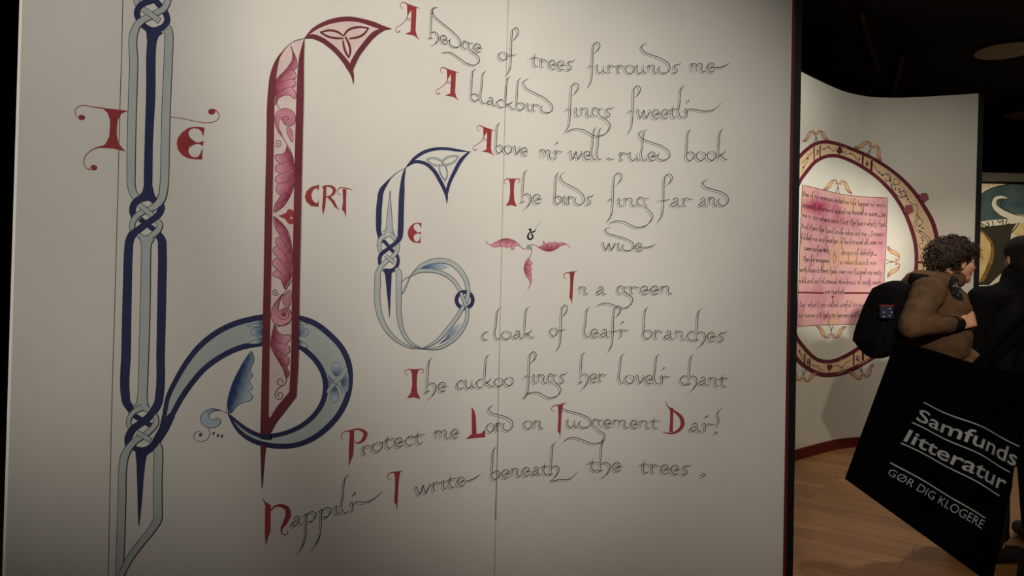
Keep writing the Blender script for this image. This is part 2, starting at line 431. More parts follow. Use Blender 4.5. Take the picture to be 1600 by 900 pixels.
# top knot
ini.band([(213, -6), (214, 4), (220, 12)], 9, PL, OL)
ini.band(Z(180, 0, 13.23, [(1050, 560), (1085, 620), (1105, 740)])+[(263, 80), (261.5, 120), (260, 150), (258, 225), (257, 270), (256, 290), (252, 310), (246, 319), (240, 324)], 13, PL, OL)
ini.ribbon([(238, -6), (247, 6), (254, 13), (260, 25), (261, 32), (256, 41), (249, 45), (241, 47.5), (231, 45), (222, 38), (217, 31), (213.5, 20), (217, 11), (226, 4), (236, 1), (246, -6)], 9.5, NV)
ini.ribbon([(240, 47), (238, 55), (236.8, 66), (235, 150), (232, 225), (231.2, 270), (231, 290), (231, 300), (230, 309)], [30, 19, 14.5, 14.3, 12.5, 13.3, 13, 18, 28], NV)
ini.band([(262.5, -6), (261, 4), (255, 14), (243, 20.5), (236, 25), (223, 31), (213.5, 40), (209.5, 50), (208.7, 100), (207, 150), (205, 225), (204.5, 270), (205, 290), (208, 302), (216, 312)], [10, 10, 9.5, 9, 9.5, 10, 11, 12, 12.7, 13, 13, 13, 12, 11.5, 11], PL, OL)
ini.band([(223, 14), (236, 23), (249, 33)], 8.5, PL, OL)
# middle knot
ini.ribbon([(231, 306), (218, 311), (209, 319), (206.5, 329), (209, 340)], [14, 11, 10.5, 10, 9], NV)
ini.ribbon([(231, 306), (240, 312), (249, 317), (252, 323), (250, 331), (242, 340), (234, 345.5), (224.5, 352), (217, 358), (206, 367), (201.5, 378), (200.5, 390), (198.5, 450), (196.5, 550), (195.2, 615), (197, 628), (204, 639), (209, 648)], [14, 10, 9.5, 10, 10, 10, 9.5, 9.5, 10.5, 12.5, 13, 13.3, 13.7, 14.5, 14, 13, 12, 10], NV)
ini.band([(256.5, 285), (255.5, 295), (252, 310), (246, 319), (237, 325.5), (221, 332), (211, 340), (206.5, 350), (206, 360)], [13, 12.5, 12, 10.5, 9, 8.5, 8.5, 8, 7], PL, OL)
ini.band([(218, 320), (239, 338)], 8, PL, OL)
ini.ribbon([(252, 323), (250, 331), (242, 340), (236, 344.5)], 9.5, NV)
ini.ribbon([(240, 358), (246, 365.5), (252, 375), (253, 390), (252.5, 450), (250.5, 550), (249, 615), (246.5, 630), (241, 640), (230, 653), (218, 662), (206.5, 671), (200.5, 682), (200, 694), (203, 701)], [9, 11.5, 13, 13.5, 13.5, 13, 13, 12.5, 12, 11, 10.5, 11, 11, 11, 10], NV)
ini.band([(245, 345), (249.5, 350), (248, 357), (241, 365), (231, 372)], [8, 9, 9, 9, 8], PL, OL)
ini.band([(216, 366), (222, 372), (230, 374)], [6, 9, 10], PL, OL)
ini.band([(229, 372), (228.3, 380), (228, 390), (227, 450), (224.5, 550), (222.3, 615), (221.5, 630), (221, 638)], [24, 16, 14.3, 15, 15, 14, 17, 28], PL, OL)
ini.ribbon([(218, 342), (240, 358.5)], 8.5, NV)
ini.ribbon([(224.5, 353), (217, 358), (207, 366)], [9, 10, 12], NV)
# lower knot
ini.band([(222, 636), (212, 641), (203.5, 650), (200.5, 658), (202, 668)], [10, 8, 7, 7, 7], PL, OL)
ini.band([(225, 636), (236, 643), (243, 652), (243, 661), (236.5, 670), (228, 678), (218, 684), (208, 691), (200, 701), (194.5, 712), (192, 726), (190.3, 775), (188, 850), (185.5, 912)], [10, 8, 8, 8.5, 8.5, 8.5, 9, 9.5, 10.5, 12, 12, 12, 12.3, 11], PL, OL)
ini.ribbon([(246.5, 630), (241, 640), (230, 653), (219, 661.5), (206.5, 671), (201, 681)], [12.5, 12, 11, 10.5, 10.5, 11], NV)
ini.band([(244, 690), (246.5, 700), (247, 716), (246, 740), (246, 790), (245.5, 812), (236, 828), (216, 853), (200, 876), (190, 897), (184, 915)], [10, 13, 13.5, 13.7, 13.5, 13, 11, 10.5, 10, 9, 8], PL, OL)
ini.ribbon([(268, 648), (257, 667), (247, 684), (238, 697), (226, 704), (214, 702), (204, 696)], [10, 14, 13, 11, 12, 9, 8], NV)
ini.ribbon([(222, 702), (220, 710), (219.5, 724), (218.5, 750), (218, 775), (217, 800), (216.3, 822)], [26, 17, 13, 9.5, 7, 4, .6], NV)
ini.ribbon([(209, 649), (236, 665)], 8.5, NV)
ini.band([(213, 675), (235, 688)], 7.5, PL, OL)
ini.band([(236.5, 670), (228, 678)], 8.5, PL, OL)
ini.band([(208, 691), (200, 701), (194.5, 712)], [9.5, 10.5, 12], PL, OL)
ini.build('painted_initial', verse_wall, 'tall navy and pale blue interlaced initial with a large round bowl')
# blue leaf and curl beside the bowl
P = Paint(W1)
lf = Z(290, 540, 5.62, [(580, 50), (530, 110), (470, 210), (420, 310), (385, 410), (365, 510), (372, 600), (400, 590), (450, 530), (510, 497), (570, 482), (590, 450), (555, 398), (585, 380), (562, 300), (590, 260), (568, 220), (600, 130), (595, 80)])
P.poly(lf, M['sky'], grid=3, tone=lambda x, y: max(0, min(1, 1.0-((x-(356+(645-y)*0.33))/22))))
P.ribbon(lf, .9, OL, closed=True, step=2)
for a, b, c in (((440, 290), (480, 240), (530, 225)), ((410, 390), (470, 330), (500, 320)), ((390, 470), (440, 420), (470, 410)), ((380, 540), (430, 470), (450, 470))):
    P.ribbon(Z(290, 540, 5.62, [a, b, c]), .8, OL, step=2, lift=False)
cur = Z(290, 540, 5.62, [(375, 600), (300, 570), (230, 585), (205, 610), (215, 650), (245, 650), (275, 635), (310, 655), (295, 695), (225, 722), (155, 700), (130, 650), (155, 590), (220, 555), (300, 562)])
P.poly(cur, M['sky'], grid=3, tone=lambda x, y: max(0, min(1, (x-318)/34)) if y < 648 else 0)
P.ribbon(cur, .9, OL, step=2)
P.ribbon(Z(290, 540, 5.62, [(195, 720), (213, 765), (185, 825), (120, 842), (70, 805), (85, 765), (125, 755), (145, 780), (125, 800)]), .9, M['brownline'], step=2)
P.disc(*Z(290, 540, 5.62, [(128, 785)])[0], 2.6, m=M['outline'])
for a in ((245, 770), (282, 790), (318, 795)): P.disc(*Z(290, 540, 5.62, [a])[0], 1.6, 2.8, M['outline'], .5)
P.build('painted_leaf', verse_wall, 'blue feathered leaf and curl inside the bowl of the tall initial')

# ---------------------------------------------------------------- maroon column initial with flag
MR, RO, BL = M['maroon'], M['rose'], M['brownline']
mar = Paint(W1, 0.0018)
mar.poly([(475, 61), (455, 67), (440, 82), (430, 105), (426, 150), (424, 225), (421, 337), (419, 450), (417, 562), (415, 650), (422, 652), (450, 616), (456, 600), (458, 562), (460, 450), (463, 337), (466, 225), (470, 110)], M['blush'], grid=9)
flag_top = Z(400, 20, 6.667, [(500, 268), (590, 180), (720, 110), (850, 75), (960, 65), (1100, 85), (1230, 125), (1330, 158), (1405, 166)])
flag_l = Z(400, 20, 6.667, [(500, 265), (580, 245), (660, 270), (780, 350), (880, 450), (960, 560), (1000, 650), (1010, 745)])
flag_r = Z(400, 20, 6.667, [(1340, 160), (1230, 220), (1130, 330), (1050, 440), (1000, 540), (985, 590)])
a, _ = spline(flag_top[:8], 4); b, _ = spline(flag_r, 4); c, _ = spline(flag_l[:6], 4)
mar.poly(list(a)+list(b)+list(reversed(c))[:-1], M['blush'], grid=7)
mar.ribbon(flag_top, [1, 5.5, 7, 8, 7.5, 7, 8.5, 6, .8], MR)
mar.ribbon(flag_l, [1, 7, 7, 7.5, 7.5, 8.5, 5, .5], MR)
mar.ribbon(flag_r, [4, 8, 8, 8, 8.5, 7], MR)
for loop in ([(665, 205), (760, 185), (850, 203), (900, 240)], [(665, 205), (750, 250), (830, 266), (910, 268)],
             [(905, 245), (960, 180), (1050, 152), (1170, 160)], [(1170, 160), (1110, 230), (1030, 262), (965, 270)],
             [(903, 290), (915, 370), (940, 430), (963, 470)], [(925, 250), (965, 330), (978, 400), (963, 470)]):
    mar.ribbon(Z(400, 20, 6.667, loop), [2.6, 3.7, 3.7, 2.6], MR, step=2)
mar.ribbon([(475, 60), (460, 64), (450, 71), (441, 81), (434, 92), (430, 103), (426, 120), (423.3, 150), (421.5, 225), (419, 337), (417, 450), (414.7, 562), (413.3, 640), (412.5, 677)], [1, 1, 1, 1.8, 4.5, 8, 10.5, 11.7, 12, 12, 12, 12, 12.5, 13], MR)
mar.ribbon([(475, 60), (473, 72), (470.5, 90), (469.3, 112), (468.3, 150), (466.3, 225), (464, 337), (461.5, 450), (459.7, 562), (457.3, 608)], [.8, 4, 8, 10, 11.7, 12, 12, 12, 11.7, 11], MR)
mar.poly([(452, 606), (462.8, 608), (462, 619), (446, 640), (431, 659), (420, 679), (409, 679), (414, 664), (433, 634), (451.5, 612)], MR, grid=6)
mar.ribbon([(411, 694), (410.3, 700), (409.3, 725), (408.3, 763)], [9, 7.5, 4.5, .6], MR)
def leafpaint(P, pts, tone, veins=(), tip=None):
    P.poly(pts, RO, grid=3.2, tone=tone)
    P.ribbon(pts, 1.0, BL, closed=True, step=2)
    for v in veins: P.ribbon(v, .8, M['maroon'], step=2, lift=False)
def edge_tone(pts_x, R, sign):
    return lambda x, y: max(0.0, min(1.0, 1-sign*(x-np.interp(y, [p[1] for p in pts_x], [p[0] for p in pts_x]))/R))
A = lambda pts: Z(400, 20, 6.667, pts)
leafpaint(mar, A([(360, 345), (380, 400), (412, 470), (424, 520), (418, 578), (392, 592), (412, 640), (408, 682), (380, 688), (410, 722), (408, 752), (372, 772), (402, 820), (412, 872), (402, 896), (350, 862), (290, 860), (235, 890), (200, 960), (192, 800), (205, 705), (300, 600), (368, 505), (378, 440)]),
          edge_tone(A([(370, 345), (375, 480), (210, 690), (190, 960)]), 26, 1),
          [A(v) for v in ([(415, 585), (340, 600), (240, 690)], [(410, 690), (320, 700), (220, 740)], [(410, 770), (300, 790), (215, 850)])])
B = lambda pts: Z(400, 140, 4.5, pts)
vol = B([(128, 175), (150, 145), (200, 133), (250, 150), (275, 190), (268, 235), (235, 258), (195, 240), (180, 205), (200, 190), (225, 205), (212, 215), (165, 215), (160, 260), (178, 310), (192, 350), (150, 300), (130, 240)])
mar.poly(vol, RO, grid=3.2, tone=lambda x, y: max(0, min(1, .25+(y-170)/70*.6)))
mar.ribbon(B([(133, 75), (150, 110), (165, 138), (210, 132), (255, 155), (275, 200), (262, 245), (225, 258), (190, 235), (182, 205), (205, 188), (228, 203), (212, 216)]), 1.0, BL, step=2)
mar.ribbon(B([(128, 190), (135, 250), (170, 310), (205, 370), (240, 430), (262, 500)]), 1.2, BL, step=2)
bud = B([(218, 265), (240, 275), (255, 310), (252, 372), (228, 335), (214, 290)])
mar.poly(bud, RO, grid=3, tone=lambda x, y: .3); mar.ribbon(bud, .8, BL, closed=True, step=2)
mar.spiral(*B([(152, 376)])[0], 6.5, 1.6, BL, 1.0, 2.6, -1)
leafpaint(mar, B([(205, 432), (190, 450), (130, 465), (142, 500), (166, 525), (138, 535), (136, 570), (166, 595), (136, 615), (136, 645), (152, 662), (138, 690), (146, 725), (168, 742), (130, 810), (124, 862), (180, 830), (230, 762), (262, 682), (270, 560), (250, 470), (215, 395)]),
          edge_tone(B([(215, 400), (250, 470), (270, 560), (262, 682), (180, 830)]), -26, 1),
          [B(v) for v in ([(166, 525), (220, 505), (262, 480)], [(166, 595), (230, 570), (268, 540)], [(150, 662), (230, 640), (268, 600)], [(168, 742), (220, 720), (262, 680)], [(140, 800), (200, 780), (240, 740)])])
C_ = lambda pts: Z(390, 330, 4.5, pts)
leafpaint(mar, C_([(168, 38), (212, 72), (260, 130), (290, 230), (298, 330), (290, 460), (245, 545), (215, 480), (158, 445), (187, 402), (162, 385), (160, 350), (192, 325), (165, 290), (168, 256), (190, 245), (178, 215), (184, 190), (210, 178), (180, 120)]),
          edge_tone(C_([(170, 40), (260, 130), (292, 230), (298, 330), (290, 460), (250, 540)]), -26, 1),
          [C_(v) for v in ([(190, 245), (240, 300), (290, 380)], [(192, 325), (240, 380), (285, 450)], [(187, 402), (230, 450), (260, 510)], [(210, 178), (250, 240), (290, 310)])])
ht = Z(400, 225, 4, [(138, 450), (170, 437), (188, 428), (195, 410), (215, 407), (232, 420), (232, 497), (210, 503), (190, 487), (182, 470)])
mar.poly(ht, M['red'], grid=4); mar.disc(454.5, 340.5, 1.7, m=M['blush'])
mar.spiral(*C_([(178, 568)])[0], 6, 1.6, BL, 1.0, .3, 1)
mar.ribbon(C_([(300, 480), (262, 535), (235, 590)]), 1.0, BL, step=2)
v2 = C_([(232, 580), (190, 625), (155, 690), (148, 745), (175, 790), (225, 805), (275, 785), (295, 735), (280, 695), (240, 682), (200, 700), (205, 650)])
mar.poly(v2, RO, grid=3.2, tone=lambda x, y: max(0, min(1, 1-(y-460)/40)))
mar.ribbon(v2, 1, BL, closed=True, step=2); mar.spiral(*C_([(240, 725)])[0], 9.5, 1.7, BL, .9, 2.8, -1)
mar.disc(*C_([(240, 725)])[0], 3.2, m=M['red'])
b2 = C_([(280, 555), (242, 590), (230, 640), (262, 685), (285, 640)])
mar.poly(b2, RO, grid=3, tone=lambda x, y: .35); mar.ribbon(b2, .8, BL, closed=True, step=2)
E_ = lambda pts: Z(240, 480, 4.5, pts)
leafpaint(mar, E_([(850, 122), (832, 180), (820, 270), (870, 370), (910, 440), (930, 497), (950, 470), (936, 415), (950, 390), (945, 352), (922, 340), (950, 318), (948, 275), (928, 262), (955, 230), (962, 198), (900, 192), (866, 165)]),
          edge_tone(E_([(850, 122), (820, 270), (870, 370), (930, 497)]), 24, 1),
          [E_(v) for v in ([(928, 262), (880, 250), (830, 200)], [(922, 340), (880, 310), (826, 260)], [(936, 415), (900, 390), (850, 320)])])
mar.ribbon(E_([(862, 135), (905, 128), (955, 100)]), 1, BL, step=2)
mar.ribbon(E_([(932, 497), (925, 530), (895, 552), (868, 530), (880, 503), (903, 510), (902, 530)]), 1.1, BL, step=1.5)
mar.ribbon(E_([(895, 552), (862, 585), (852, 625), (875, 648), (902, 630), (898, 602), (875, 603), (872, 622), (886, 626)]), 1.1, BL, step=1.5)
mar.build('painted_initial', verse_wall, 'maroon column initial with leaves inside and a three-cornered flag')
# the bowl's lower stroke runs over the foot of the maroon column
P = Paint(W1, 0.0042)
P.ribbon([p for p in si if 402 < p[0] < 424 and p[1] > 640], 7, NV, sharp=True); P.build('bowl_overlap', verse_wall)

# ---------------------------------------------------------------- small blue initial
sb = Paint(W1)
K = lambda pts: Z(570, 350, 9, pts)
G6 = lambda pts: Z(570, 220, 5.625, pts)
G7 = lambda pts: Z(570, 390, 5.3, pts)
sb.ribbon(G6([(360, 235), (430, 160), (520, 100), (620, 72), (720, 70), (820, 85), (935, 99)]), [1, 5, 5.5, 5, 4.6, 4.2, .8], NV)
sb.ribbon(G6([(365, 228), (440, 185), (520, 195), (600, 255), (660, 350), (700, 430), (720, 500), (720, 558)]), [2, 5, 5.5, 6, 6, 6, 4, .5], NV)
sb.ribbon(G6([(915, 100), (850, 165), (790, 270), (740, 380), (715, 475)]), [3, 6, 6, 5.3, 5], NV)
for lp in ([(540, 165), (600, 150), (650, 165), (690, 190)], [(540, 165), (590, 205), (640, 218), (690, 212)], [(680, 180), (720, 148), (770, 134), (825, 135)], [(825, 135), (790, 180), (745, 205), (690, 215)], [(655, 212), (658, 270), (680, 320), (705, 352)], [(680, 190), (715, 240), (723, 300), (705, 352)]):
    q = G6(lp)
    sb.ribbon(q, 2.8, PL, step=2); sb.ribbon(q, .6, OL, off=(0, -1.3), step=2); sb.ribbon(q, .6, OL, off=(0, 1.3), step=2)
sb.ribbon(G6([(358, 238), (300, 268), (230, 325), (185, 380), (150, 430), (128, 550), (121, 700), (125, 810), (155, 880)])+K([(265, 235)]), [.8, .8, 1.5, 5, 8, 9, 9, 7.5, 6, 5.5], NV)
sb.band(G6([(222, 440), (220, 500), (218, 560), (215, 700), (214, 770), (213, 800)])+K([(335, 130)]), [.6, 2, 4, 8.5, 10, 14, 19], PL, OL, .9)
sb.ribbon(G6([(360, 235), (345, 280), (325, 450), (317, 650), (312, 800)])+K([(490, 190), (445, 255), (375, 310), (310, 360), (230, 420), (205, 500), (220, 600)]), [1, 4, 8.5, 9, 9, 8, 6.5, 6, 6, 6.3, 6, 5], NV)
sb.band(K([(310, 150), (225, 205), (198, 300), (222, 400)]), [7, 6.5, 6.3, 5.5], PL, OL, .9)
sb.ribbon(K([(436, 415), (460, 462), (468, 535), (420, 625), (360, 660), (290, 650), (250, 655)]), [5, 5, 5, 5.5, 7, 6, 3], NV)
sb.band(K([(350, 140), (420, 200), (458, 290), (440, 395), (375, 470), (290, 530), (220, 610), (180, 700)])+G7([(105, 260), (105, 450), (140, 590), (210, 700), (300, 775), (390, 812), (475, 821)]), [7, 6.5, 6, 6, 6, 6.5, 7, 8.5, 9, 9, 8, 6.5, 4.5, 2.5, .6], PL, OL, .9)
sb.ribbon(K([(490, 190), (445, 255), (375, 310)]), [8, 6.5, 6], NV)
sb.ribbon(K([(262, 230), (402, 395)]), 5.5, NV)
sb.ribbon(K([(230, 420), (300, 365)]), 6, NV)
sb.band(K([(285, 435), (422, 555)]), 5, PL, OL, .9)
sb.band(K([(440, 620), (478, 700)])+G7([(281, 250), (280, 400), (285, 560), (310, 670), (370, 765), (475, 821)]), [6, 8.5, 8.8, 8.3, 7.5, 6, 5, .8], PL, OL, .9)
sb.ribbon(G7([(190, 172), (193, 200), (195, 260), (199, 400), (203, 565)]), [15, 10.5, 9, 5, .5], NV)
sb.band(G7([(308, 368), (335, 310), (372, 225)]), [.6, 3, .8], PL, OL, .7)
sb.ribbon(G7([(307, 265), (335, 238), (375, 222), (440, 190)]), .9, OL, step=2)
sb.band(G7([(375, 222), (420, 180), (470, 137), (540, 103), (620, 90), (715, 112), (790, 175), (835, 250), (853, 340), (842, 425)]), [1, 5, 7.5, 7.3, 7.3, 7.5, 7.5, 7, 6, 5], PL, OL, .9)
sb.band(G7([(375, 222), (440, 178), (520, 172), (600, 182), (680, 215), (740, 265), (790, 345), (835, 465)]), [1, 6, 5.6, 5.6, 5.6, 5.6, 5.6, 5], PL, OL, .9)
sb.poly(G7([(460, 155), (500, 132), (560, 112), (640, 115), (690, 140), (640, 165), (570, 160)]), M['sky'], grid=3, tone=lambda x, y: max(0, min(1, 1.15-(x-657)/32)))
sb.ribbon([(725.7+12.7*math.cos(t*math.pi/8), 468.7+12.7*math.sin(t*math.pi/8)) for t in range(16)], 6, NV, closed=True)
sb.poly(G7([(720, 650), (790, 600), (780, 660), (700, 740), (610, 785), (660, 740)]), M['sky'], grid=3, tone=lambda x, y: max(0, min(1, 1.0-(x-690)/26)))
sb.band(G7([(845, 480), (846, 560), (800, 670), (710, 765), (610, 815), (475, 823)]), [5, 5.5, 5.5, 5, 4.5, .6], PL, OL, .9)
sb.band(G7([(818, 468), (770, 545), (680, 665), (590, 760), (475, 821)]), [5.5, 6, 6, 5, .8], PL, OL, .9)
sb.band(G7([(858, 330), (852, 385), (836, 440), (815, 472)]), 5.5, PL, OL, .9)
sb.band(G7([(795, 358), (840, 470)]), 5, PL, OL, .9)
sb.build('painted_initial', verse_wall, 'smaller navy and pale blue initial with a flag, knot and ringed bowl')

# ---------------------------------------------------------------- trio of pink leaves
T7 = lambda pts: Z(750, 340, 7.5, pts)
P = Paint(W1)
RD = M['red']
for pts, tn in (
    ([(125, 325), (180, 348), (235, 335), (255, 345), (285, 333), (310, 355), (350, 340), (365, 370), (392, 378), (405, 335), (465, 328), (400, 270), (315, 245), (250, 255), (190, 285)], lambda x, y: max(0, min(1, .9-(y-373)/11))),
    ([(680, 345), (750, 385), (820, 396), (890, 370), (960, 325), (1010, 312), (970, 293), (915, 302), (870, 285), (842, 302), (810, 285), (785, 312), (735, 275), (742, 305), (720, 335)], lambda x, y: max(0, min(1, (y-378)/14))),
    ([(575, 470), (530, 530), (515, 600), (540, 680), (580, 740), (590, 775), (605, 740), (598, 690), (607, 655), (588, 632), (607, 600), (590, 570), (615, 535), (588, 512)], lambda x, y: max(0, min(1, .95-(x-819)/11)))):
    P.poly(T7(pts), RO, grid=2.5, tone=tn); P.ribbon(T7(pts), .8, RD, closed=True, step=2)
for v in ([(65, 275), (95, 308), (130, 327)], [(460, 328), (500, 360), (545, 372)], [(585, 318), (630, 320), (685, 345)], [(1005, 312), (1040, 330), (1056, 360)], [(603, 350), (602, 420), (575, 472)], [(590, 772), (580, 810), (555, 838)],
          [(240, 330), (235, 290), (270, 255)], [(300, 345), (310, 300), (350, 260)], [(365, 345), (380, 310), (410, 285)], [(785, 312), (800, 350), (780, 385)], [(842, 302), (840, 350), (815, 392)], [(915, 302), (890, 340), (860, 380)], [(590, 570), (560, 550), (530, 545)], [(588, 632), (560, 620), (520, 600)], [(598, 690), (570, 660), (530, 640)]):
    P.ribbon(T7(v), 1.0, RD, step=2, lift=False)
P.disc(*T7([(572, 347)])[0], 4.2, m=PL); P.spiral(*T7([(572, 347)])[0], 4.4, 1.8, OL, .8)
P.build('painted_leaf', verse_wall, 'three pink leaves spreading from a small grey spiral')
P = Paint(W1)
P.ribbon(T7([(570, 142), (592, 136), (594, 155), (572, 190), (560, 222), (572, 252), (598, 252), (618, 225), (612, 200), (598, 208)]), [2.2, 2.6, 2.4, 2, 3.2, 3, 2.6, 2.6, 1.8, 1.5], M['black'], step=1)
P.ribbon(T7([(600, 190), (615, 170), (640, 160), (655, 130)]), [2.5, 2.4, 2, .8], M['black'], step=1)
P.ribbon(T7([(655, 130), (680, 85), (725, 28)]), .5, M['graphite'], step=2)
P.build('painted_letter', verse_wall, 'small black ampersand above the pink leaves')

# ---------------------------------------------------------------- red letters that stand alone
def fit(pts, src, dst):
    (a, b, c, d), (e, f, g, h) = src, dst
    return [(e+(x-a)*(g-e)/(c-a), f+(y-b)*(h-f)/(d-b)) for x, y in pts]
P = Paint(W1)
P.poly([(160, 168.7), (180, 170.5), (200, 173.2), (190, 177), (184, 187), (182.5, 200), (182.5, 212), (185, 224), (196, 236.7), (176, 232), (155, 230.8), (164, 225.5), (170.5, 214), (171.5, 200), (172, 188), (168, 177)], RD, grid=4)
P.ribbon([(162, 169.2), (145, 167), (127, 165), (119, 169), (117, 177), (121, 183), (126, 185)], [2, 1.2, 1, .9, .9, 1, 2], RD)
P.disc(127.5, 183.5, 5.3, 4.2, RD); 
P.ribbon([(160, 229), (148, 232), (137, 239), (131, 250), (133, 261), (141, 265.5)], [3, 1.5, 1.1, 1, 1, 2], RD); P.disc(146.5, 262, 5.3, 4.3, RD)
P.build('red_capital', verse_wall, 'red capital I with curled serifs left of the tall initial')
def uncial_e(P, dst):
    g = lambda p: fit(p, (276, 198, 319, 249), dst); k = (dst[2]-dst[0])/43
    P.poly(g([(312, 198), (303, 198), (294, 200), (284, 207), (277.5, 216), (276, 224), (278, 234), (285, 243), (294, 247.5), (304, 249), (315, 249), (306, 247), (298, 243.5), (294, 237), (295.5, 230), (306, 224.5), (306, 222), (297, 215.5), (294, 208.5), (297, 202.5), (304, 199.7)]), RD, grid=4)
    P.poly(g([(303, 198), (312, 198.2), (319.3, 199.5), (317.5, 214), (315, 206), (310, 201.5), (303, 200.2)]), RD, grid=4)
    P.poly(g([(304, 249), (302, 246.5), (309, 245), (313, 240), (315.5, 232), (316.5, 233), (315.5, 249.3)]), RD, grid=4)
    P.poly(g([(304, 222), (311, 222.4), (318, 220), (317, 228.5), (311, 224.8), (304, 225)]), RD, grid=4)
P = Paint(W1); uncial_e(P, (276, 198, 319, 249))
P.ribbon([(265, 182.5), (285, 185), (305, 189.5), (325, 191.8), (337, 189), (342.5, 182), (340, 175), (334, 171)], [1, 1, 1, 1, 1, 1, 1.4, 2.5], RD); P.disc(330.5, 174.5, 5.6, 4.6, RD)
P.build('red_capital', verse_wall, 'red rounded capital E with a curled flourish right of the tall initial')
P = Paint(W1); uncial_e(P, (637, 348, 658.5, 379.5)); P.build('red_capital', verse_wall, 'small red rounded E beside the smaller blue initial')
R6 = lambda pts: Z(400, 225, 4, pts)
P = Paint(W1)
P.poly(R6([(396, 254), (345, 268), (315, 295), (304, 330), (315, 362), (345, 388), (390, 393), (393, 345), (385, 368), (368, 368), (350, 345), (345, 315), (358, 285), (380, 275), (390, 292)]), RD, grid=4)
P.poly(R6([(412, 262), (440, 266), (437, 340), (432, 395), (418, 445), (412, 400), (418, 330), (420, 285)]), RD, grid=4)
P.ribbon(R6([(425, 262), (465, 264), (488, 280), (486, 305), (465, 325), (437, 330)]), [2, 3.2, 5.2, 5, 2.5, 1.5], RD)
P.poly(R6([(440, 330), (462, 326), (490, 355), (508, 395), (523, 414), (492, 395), (470, 360)]), RD, grid=4)
P.poly(R6([(540, 280), (565, 284), (562, 360), (563, 430), (559, 462), (552, 425), (536, 412), (543, 360)]), RD, grid=4)
P.ribbon(R6([(530, 315), (512, 312), (507, 292), (522, 275), (560, 276), (602, 286)]), [.8, .8, 1, 1.6, 1.6, .8], RD)
P.build('red_lettering', verse_wall, 'red letters C R T right of the maroon column')

